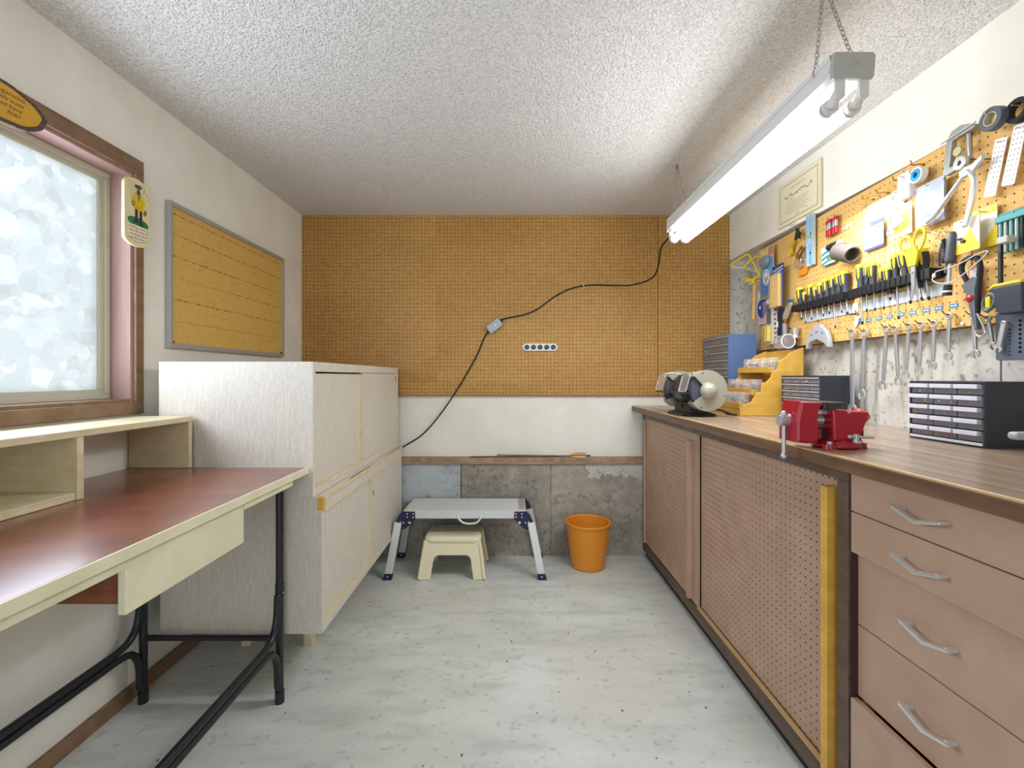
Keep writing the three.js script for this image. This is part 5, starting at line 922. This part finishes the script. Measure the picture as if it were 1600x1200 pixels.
{ // pipe bender: grey casting with three slots
  const t = bt('pipe_bender', 'grey arched casting with three slots hanging at the board bottom', 'tool', 0.66, 1.35, undefined, 0.03);
  const s = new THREE.Shape(); s.moveTo(-0.088, 0.0); s.quadraticCurveTo(-0.085, 0.075, -0.03, 0.098); s.lineTo(-0.022, 0.112); s.lineTo(0.026, 0.112); s.lineTo(0.034, 0.098); s.quadraticCurveTo(0.086, 0.075, 0.09, 0.0); s.lineTo(0.072, 0.0); s.quadraticCurveTo(0.06, 0.022, 0.03, 0.03); s.lineTo(0.0, 0.044); s.lineTo(-0.04, 0.036); s.quadraticCurveTo(-0.066, 0.03, -0.072, 0.004); s.lineTo(-0.088, 0);
  for (const [x, y, a] of [[-0.042, 0.066, 0.5], [0.002, 0.078, 0.1], [0.042, 0.068, -0.6]]) { const h = new THREE.Path(); h.absellipse(x, y, 0.012, 0.006, 0, TAU, true, a); s.holes.push(h); }
  mesh('casting', ex(s, 0.02, 0.003, 12), std(0xb4bac0, { roughness: 0.45, metalness: 0.2 }), t); mesh('hook', tb([[0.002, 0.078, -0.03], [0.002, 0.078, 0.02]], 0.0016), M.wire, t);
}
// second board: bigger hand tools
{
  const t = bt('c_clamp', 'grey deep-throat C-clamp at the top of the tool board', 'clamp', 1.345, 1.868, undefined, 0.035);
  mesh('frame', ex(shp([[-0.012, 0.008], [0.0, -0.002], [0.075, 0.006], [0.08, 0.02], [0.012, 0.02], [0.022, 0.1], [0.09, 0.104], [0.1, 0.11], [0.08, 0.124], [0.05, 0.136], [0.02, 0.132], [0.002, 0.112]]), 0.018, 0.003), std(0x9fa29c, { roughness: 0.45, metalness: 0.3 }), t); mesh('screw', [rod([0.072, 0.02, 0], [0.068, 0.098, 0], 0.0055)], M.steel, t); mesh('swivel_pad', cy(0.014, 0.014, 0.008, 0.04, 0.058, 0.006, 'z', 18), std(0xbdb48c, { roughness: 0.5 }), t); mesh('tommy_bar', rod([-0.014, 0.108, 0.012], [0.104, 0.116, 0.012], 0.0025), M.steel, t); mesh('hook', tb([[0.05, 0.1, -0.035], [0.05, 0.1, 0.016]], 0.0016), M.wire, t);
}
{
  const t = bt('hole_punch_pliers', 'chrome revolving punch pliers with long spread handles', 'pliers', 1.415, 1.7, undefined, 0.05);
  mesh('handle', tb([[0.004, 0.14, 0], [-0.01, 0.128, 0], [-0.05, 0.094, 0], [-0.1, 0.052, 0], [-0.13, 0.038, 0]], 0.0075, 40, 10), M.chrome, t); mesh('handle', [tb([[0.02, 0.14, 0.004], [0.036, 0.11, 0.004], [0.032, 0.06, 0.004], [0.018, 0.01, 0.004], [0.008, -0.02, 0.004]], 0.0075, 40, 10)], M.chrome, t);
  mesh('jaw', [ex(shp([[-0.008, 0.128], [0.03, 0.134], [0.058, 0.156], [0.062, 0.172], [0.03, 0.158], [0.006, 0.16], [-0.012, 0.152]]), 0.012, 0.002)], M.steel, t); mesh('punch_wheel', [ex(shp(disc(-0.006, 0.178, 0.021), [circ(-0.006, 0.178, 0.007)]), 0.012, 0.002, 24).translate(0, 0, 0.004)], M.chrome, t); mesh('pivot', [cy(0.006, 0.006, 0.018, 0.014, 0.144, 0.002, 'z', 14)], M.chrome, t); mesh('hub', cy(0.0068, 0.0068, 0.006, -0.006, 0.178, 0.003, 'z', 14), M.navy, t); mesh('hook', tb([[0.03, 0.172, -0.05], [0.03, 0.172, 0.01]], 0.0016), M.darkSteel, t);
}
{
  const t = bt('electrical_tape', 'black roll of electrical tape at the top corner of the board', 'tape', 1.505, 1.96, undefined, 0.03);
  mesh('tape', ex(shp(disc(0, 0, 0.033), [circ(0, 0, 0.02)]), 0.022, 0.001, 36).translate(0, 0, 0.02), std(0x565c66, { roughness: 0.45 }), t); mesh('core', ex(shp(disc(0, 0, 0.0198), [circ(0, 0, 0.0165)]), 0.022, 0.001, 32).translate(0, 0, 0.02), std(0xc0b79c, { roughness: 0.7 }), t); mesh('hook', [tb([[0, 0.013, -0.03], [0, 0.014, 0.035], [-0.006, 0.024, 0.042]], 0.0018)], M.wire, t);
  const u = bt('electrical_tape', 'second dark tape roll hanging behind the black roll', 'tape', 1.555, 1.955, undefined, 0.02); mesh('tape', ex(shp(disc(0, 0, 0.033), [circ(0, 0, 0.02)]), 0.02, 0.001, 36).translate(0, 0, 0.01), M.rubber, u); mesh('hook', tb([[0, 0.013, -0.02], [0, 0.014, 0.03]], 0.0018), M.wire, u);
}
[0, 1].forEach((i) => {
  const t = bt('perforated_plate', ['white perforated strap plate tilted beside the punch pliers', 'white perforated strap plate further from the punch pliers'][i], 'plate', 1.462 + i * 0.052, 1.752 + i * 0.012, 'white perforated plates', 0.02); t.rotation.order = 'YXZ'; t.rotation.z = -0.22;
  const s = rrect(0.036, 0.16, 0.002, 0, 0.08); for (let a = 0; a < 3; a++) for (let b = 0; b < 11; b++) s.holes.push(circ(-0.011 + a * 0.011, 0.012 + b * 0.0138, 0.0022));
  mesh('plate', ex(s, 0.0018, 0, 6), std(0xe8e8ea, { roughness: 0.4, metalness: 0.15 }), t); mesh('hook', tb([[0, 0.15, -0.02], [0, 0.15, 0.01]], 0.0016), M.wire, t);
});
{
  const art = (g, W, H) => { fillr(g, '#dcd8cc', 0, 0, W, H); fillr(g, '#e2c81c', 0, 0, W, H * 0.18); fillr(g, '#a8981c', W * 0.2, H * 0.08, W * 0.4, H * 0.04); g.fillStyle = '#e0c624'; g.beginPath(); g.moveTo(W * 0.3, H); g.lineTo(W, H * 0.45); g.lineTo(W, H); g.fill(); };
  card('yellow_pouch', 'clear and yellow pouch with a yellow header, rear of two', 'packaging', 1.4, 1.478, 1.605, 1.728, 0xd6cc9a, art, { d: 0.012 });
  const c = card('yellow_pouch', 'clear and yellow pouch with a small black part, front of two', 'packaging', 1.37, 1.455, 1.6, 1.705, 0xe0d8b8, (g, W, H) => { fillr(g, '#ddd9cc', 0, 0, W, H); g.fillStyle = '#e2c61e'; g.beginPath(); g.moveTo(0, H * 0.9); g.lineTo(W * 0.65, H * 0.3); g.lineTo(W, H * 0.85); g.lineTo(W, H); g.lineTo(0, H); g.fill(); }, { d: 0.04 });
  mesh('black_part', [bx(0.014, 0.004, 0.006, -0.018, 0.046, 0.005, 0.001), bx(0.012, 0.008, 0.006, -0.008, 0.036, 0.005, 0.001)], M.black, c.t);
}
{
  const t = bt('nut_driver', 'tool with a fat black handle and black socket end', 'driver', 1.352, 1.478, undefined, 0.045); t.rotation.order = 'YXZ'; t.rotation.z = -0.1;
  mesh('handle', la([[0.001, 0.1], [0.012, 0.1], [0.0145, 0.112], [0.0135, 0.15], [0.011, 0.19], [0.006, 0.2], [0.001, 0.2]], 18), std(0x4a4d52, { roughness: 0.5 }), t); mesh('shaft', [cy(0.0055, 0.0055, 0.08, 0, 0.065, 0, 'y', 12)], M.steel, t); mesh('socket', [cy(0.011, 0.012, 0.034, 0, 0.016, 0, 'y', 18)], M.black, t); mesh('band', cy(0.0122, 0.0122, 0.006, 0, 0.012, 0, 'y', 18), M.white, t); mesh('hook', tb([[0, 0.195, -0.045], [0, 0.195, 0.01]], 0.0016), M.wire, t);
}
{ const t = bt('orange_scraper', 'thin orange plastic handle hanging behind the socket tool', 'handle', 1.336, 1.585, undefined, 0.012); mesh('handle', tr(ex(shp([[-0.014, 0], [-0.004, -0.006], [0.012, 0.06], [0.006, 0.1], [-0.004, 0.1]]), 0.008, 0.002), {}), std(0xd8743a, { roughness: 0.45 }), t); }
{
  const t = bt('wire_strippers', 'small black pliers and keys on one wire hook', 'pliers', 1.308, 1.588, undefined, 0.02);
  mesh('ring', norm(new THREE.TorusGeometry(0.014, 0.0015, 6, 24).translate(0, 0.094, 0.006)), M.wire, t); mesh('handle', tb([[0.004, 0.08, 0], [-0.008, 0.05, 0.002], [-0.012, 0.012, 0.004], [-0.008, 0.0, 0.004]], 0.0045), M.darkSteel, t); mesh('handle', tb([[0.004, 0.08, 0.004], [0.01, 0.05, 0.004], [0.012, 0.02, 0.006], [0.006, 0.006, 0.006]], 0.0045), M.rubber, t); mesh('key', [span(0.012, 0.019, -0.03, 0.08, 0, 0.003), span(-0.002, 0.004, 0.01, 0.07, 0.006, 0.008)], M.darkSteel, t); mesh('hook', tb([[0, 0.108, -0.02], [0, 0.108, 0.012], [-0.04, 0.11, 0.014]], 0.0014), M.wire, t);
}
{
  const c = card('red_card', 'red and white card behind the locking pliers', 'packaging', 1.388, 1.425, 1.455, 1.56, 0xc86a58, (g, W, H) => { fillr(g, '#c8705c', 0, 0, W, H); fillr(g, '#e6dcd4', W * 0.14, H * 0.1, W * 0.8, H * 0.72); fillr(g, '#d89488', W * 0.1, H * 0.84, W * 0.8, H * 0.05); }, {});
}
{
  const t = bt('locking_pliers', 'large grey locking pliers with black grips and a red button', 'pliers', 1.45, 1.335, undefined, 0.05); t.rotation.order = 'YXZ'; t.rotation.z = 0.06;
  mesh('grip', tb([[-0.004, 0.15, 0], [-0.022, 0.19, 0], [-0.03, 0.215, 0], [-0.022, 0.238, 0], [-0.004, 0.244, 0]], 0.007, 36, 10), M.rubber, t); mesh('grip', tb([[0.012, 0.075, 0], [0.016, 0.12, 0], [0.022, 0.165, 0], [0.028, 0.205, 0], [0.022, 0.232, 0], [0.004, 0.242, 0]], 0.0075, 40, 10), M.rubber, t);
  mesh('body', ex(shp([[-0.028, 0.165], [-0.012, 0.13], [-0.004, 0.08], [0.006, 0.02], [0.014, 0.02], [0.012, 0.09], [0.014, 0.14], [0.026, 0.178], [0.01, 0.184], [-0.006, 0.172]], []), 0.016, 0.003), std(0x70767c, { roughness: 0.4, metalness: 0.5 }), t); mesh('red_button', sp(0.011, -0.001, 0.118, 0.008, [1.15, 1, 0.6]), M.red, t, 'red release button'); mesh('jaw', [ex(shp([[-0.02, 0.14], [-0.012, 0.1], [0.002, 0.03], [0.006, 0.03], [-0.006, 0.1], [-0.012, 0.14]]), 0.01, 0.002)], M.steel, t); mesh('wire_loop', tb([[0.004, 0.036, 0], [0.006, 0.008, 0.002], [0.018, -0.002, 0.002], [0.032, 0.006, 0.002], [0.03, 0.024, 0.002], [0.012, 0.07, 0.002]], 0.0028), M.chrome, t);
}
{ const t = bt('hang_string', 'pale string looped over hooks in front of the locking pliers', 'string', 1.36, 1.545, undefined, 0.07); mesh('string', tb([[-0.02, 0.012, 0], [-0.03, -0.012, 0.002], [0.0, -0.03, 0.004], [0.05, -0.032, 0.004], [0.11, 0.0, 0.002], [0.15, 0.03, 0.0], [0.11, 0.035, -0.01], [0.05, 0.02, -0.01], [-0.02, 0.012, 0]], 0.0018, 80, 6), std(0xcfc8bc, { roughness: 0.7 }), t); mesh('knot', sp(0.006, -0.024, 0.0, 0.002, [0.8, 1.4, 0.8]), M.white, t); }
{
  const c = card('drill_bit_pack', 'teal-topped pack of pale drill bits at the edge of the board', 'packaging', 1.49, 1.6, 1.57, 1.688, 0x2f8a86, null, { d: 0.02, base: 'backing_card' });
  for (let i = 0; i < 7; i++) mesh('drill_bit', cy(0.0036, 0.0036, 0.095, -0.045 + i * 0.015, 0.05, 0.007, 'y', 10), i === 4 ? M.black : i % 2 ? std(0xc0c6b8, { roughness: 0.5 }) : std(0x9cb4b0, { roughness: 0.5 }), c.t);
  mesh('clip_bar', bx(0.108, 0.02, 0.014, 0, 0.098, 0.008, 0.003), std(0x1f8c88, { roughness: 0.45 }), c.t);
}
{
  const t = bt('bar_clamp', 'black bar clamp with yellow-trimmed jaw beside the locking pliers', 'clamp', 1.535, 1.36, undefined, 0.05);
  mesh('bar', span(-0.014, -0.006, 0.09, 0.25, -0.004, 0.004), M.black, t); mesh('jaw', [ex(shp([[-0.03, 0.1], [-0.02, 0.11], [0.06, 0.11], [0.06, 0.03], [0.0, 0.03], [-0.012, 0.05]]), 0.03, 0.004)], std(0x2c3242, { roughness: 0.5 }), t); mesh('jaw_trim', ex(shp([[-0.034, 0.1], [-0.018, 0.118], [0.06, 0.118], [0.06, 0.11], [-0.016, 0.11]]), 0.032, 0.002), M.yellow, t); mesh('trigger_ring', [tr(norm(new THREE.TorusGeometry(0.02, 0.005, 8, 24).scale(0.8, 1.2, 1)), { rz: -0.4, x: -0.03, y: 0.07, z: 0.012 })], std(0x5c636e, { roughness: 0.45 }), t); mesh('trigger', bx(0.014, 0.034, 0.008, -0.032, 0.07, 0.012, 0.003), M.yellow, t); mesh('pad', bx(0.03, 0.02, 0.024, 0.005, 0.24, 0, 0.004), std(0xb8b8b4, { roughness: 0.6 }), t); mesh('hook', tb([[-0.01, 0.245, -0.05], [-0.01, 0.245, 0.01]], 0.0018), M.wire, t);
}
{
  const t = bt('index_plate', 'dark grey drill index plate with rows of holes', 'tool holder', 1.55, 1.262, undefined, 0.006), s = rrect(0.15, 0.14, 0.008, 0.002, 0.07);
  for (let b = 0; b < 8; b++) { s.holes.push(circ(-0.034, 0.014 + b * 0.0105, 0.0022 + b * 0.0001)); s.holes.push(circ(-0.006, 0.022 + b * 0.0125, 0.0042)); s.holes.push(circ(0.03, 0.022 + b * 0.0125, 0.005)); }
  mesh('plate', ex(s, 0.012, 0.0015, 8).translate(0, 0, 0.006), std(0x5a6370, { roughness: 0.5 }), t); mesh('backing', span(-0.068, 0.07, 0.006, 0.134, -0.004, 0.0), M.black, t);
  const w = bt('open_end_wrench', 'small white-metal wrench hanging in front of the index plate', 'wrench', 1.514, 1.375, undefined, 0.03); w.rotation.order = 'YXZ'; w.rotation.z = -0.2;
  mesh('shank', ex(shp([[-0.006, -0.075], [0.006, -0.075], [0.007, 0], [-0.005, 0]]), 0.006, 0.001), std(0xd4d6d6, { roughness: 0.35, metalness: 0.5 }), w); const c = new THREE.Shape(); c.absarc(0, -0.082, 0.011, -1.1, Math.PI + 1.1, false); c.lineTo(-0.004, -0.08); c.lineTo(0.004, -0.08); mesh('open_end', ex(c, 0.006, 0.001, 14), std(0xd4d6d6, { roughness: 0.35, metalness: 0.5 }), w); mesh('hook', tb([[0, -0.004, -0.03], [0, -0.004, 0.008]], 0.0016), M.wire, w);
}

renderer.render(scene, camera);
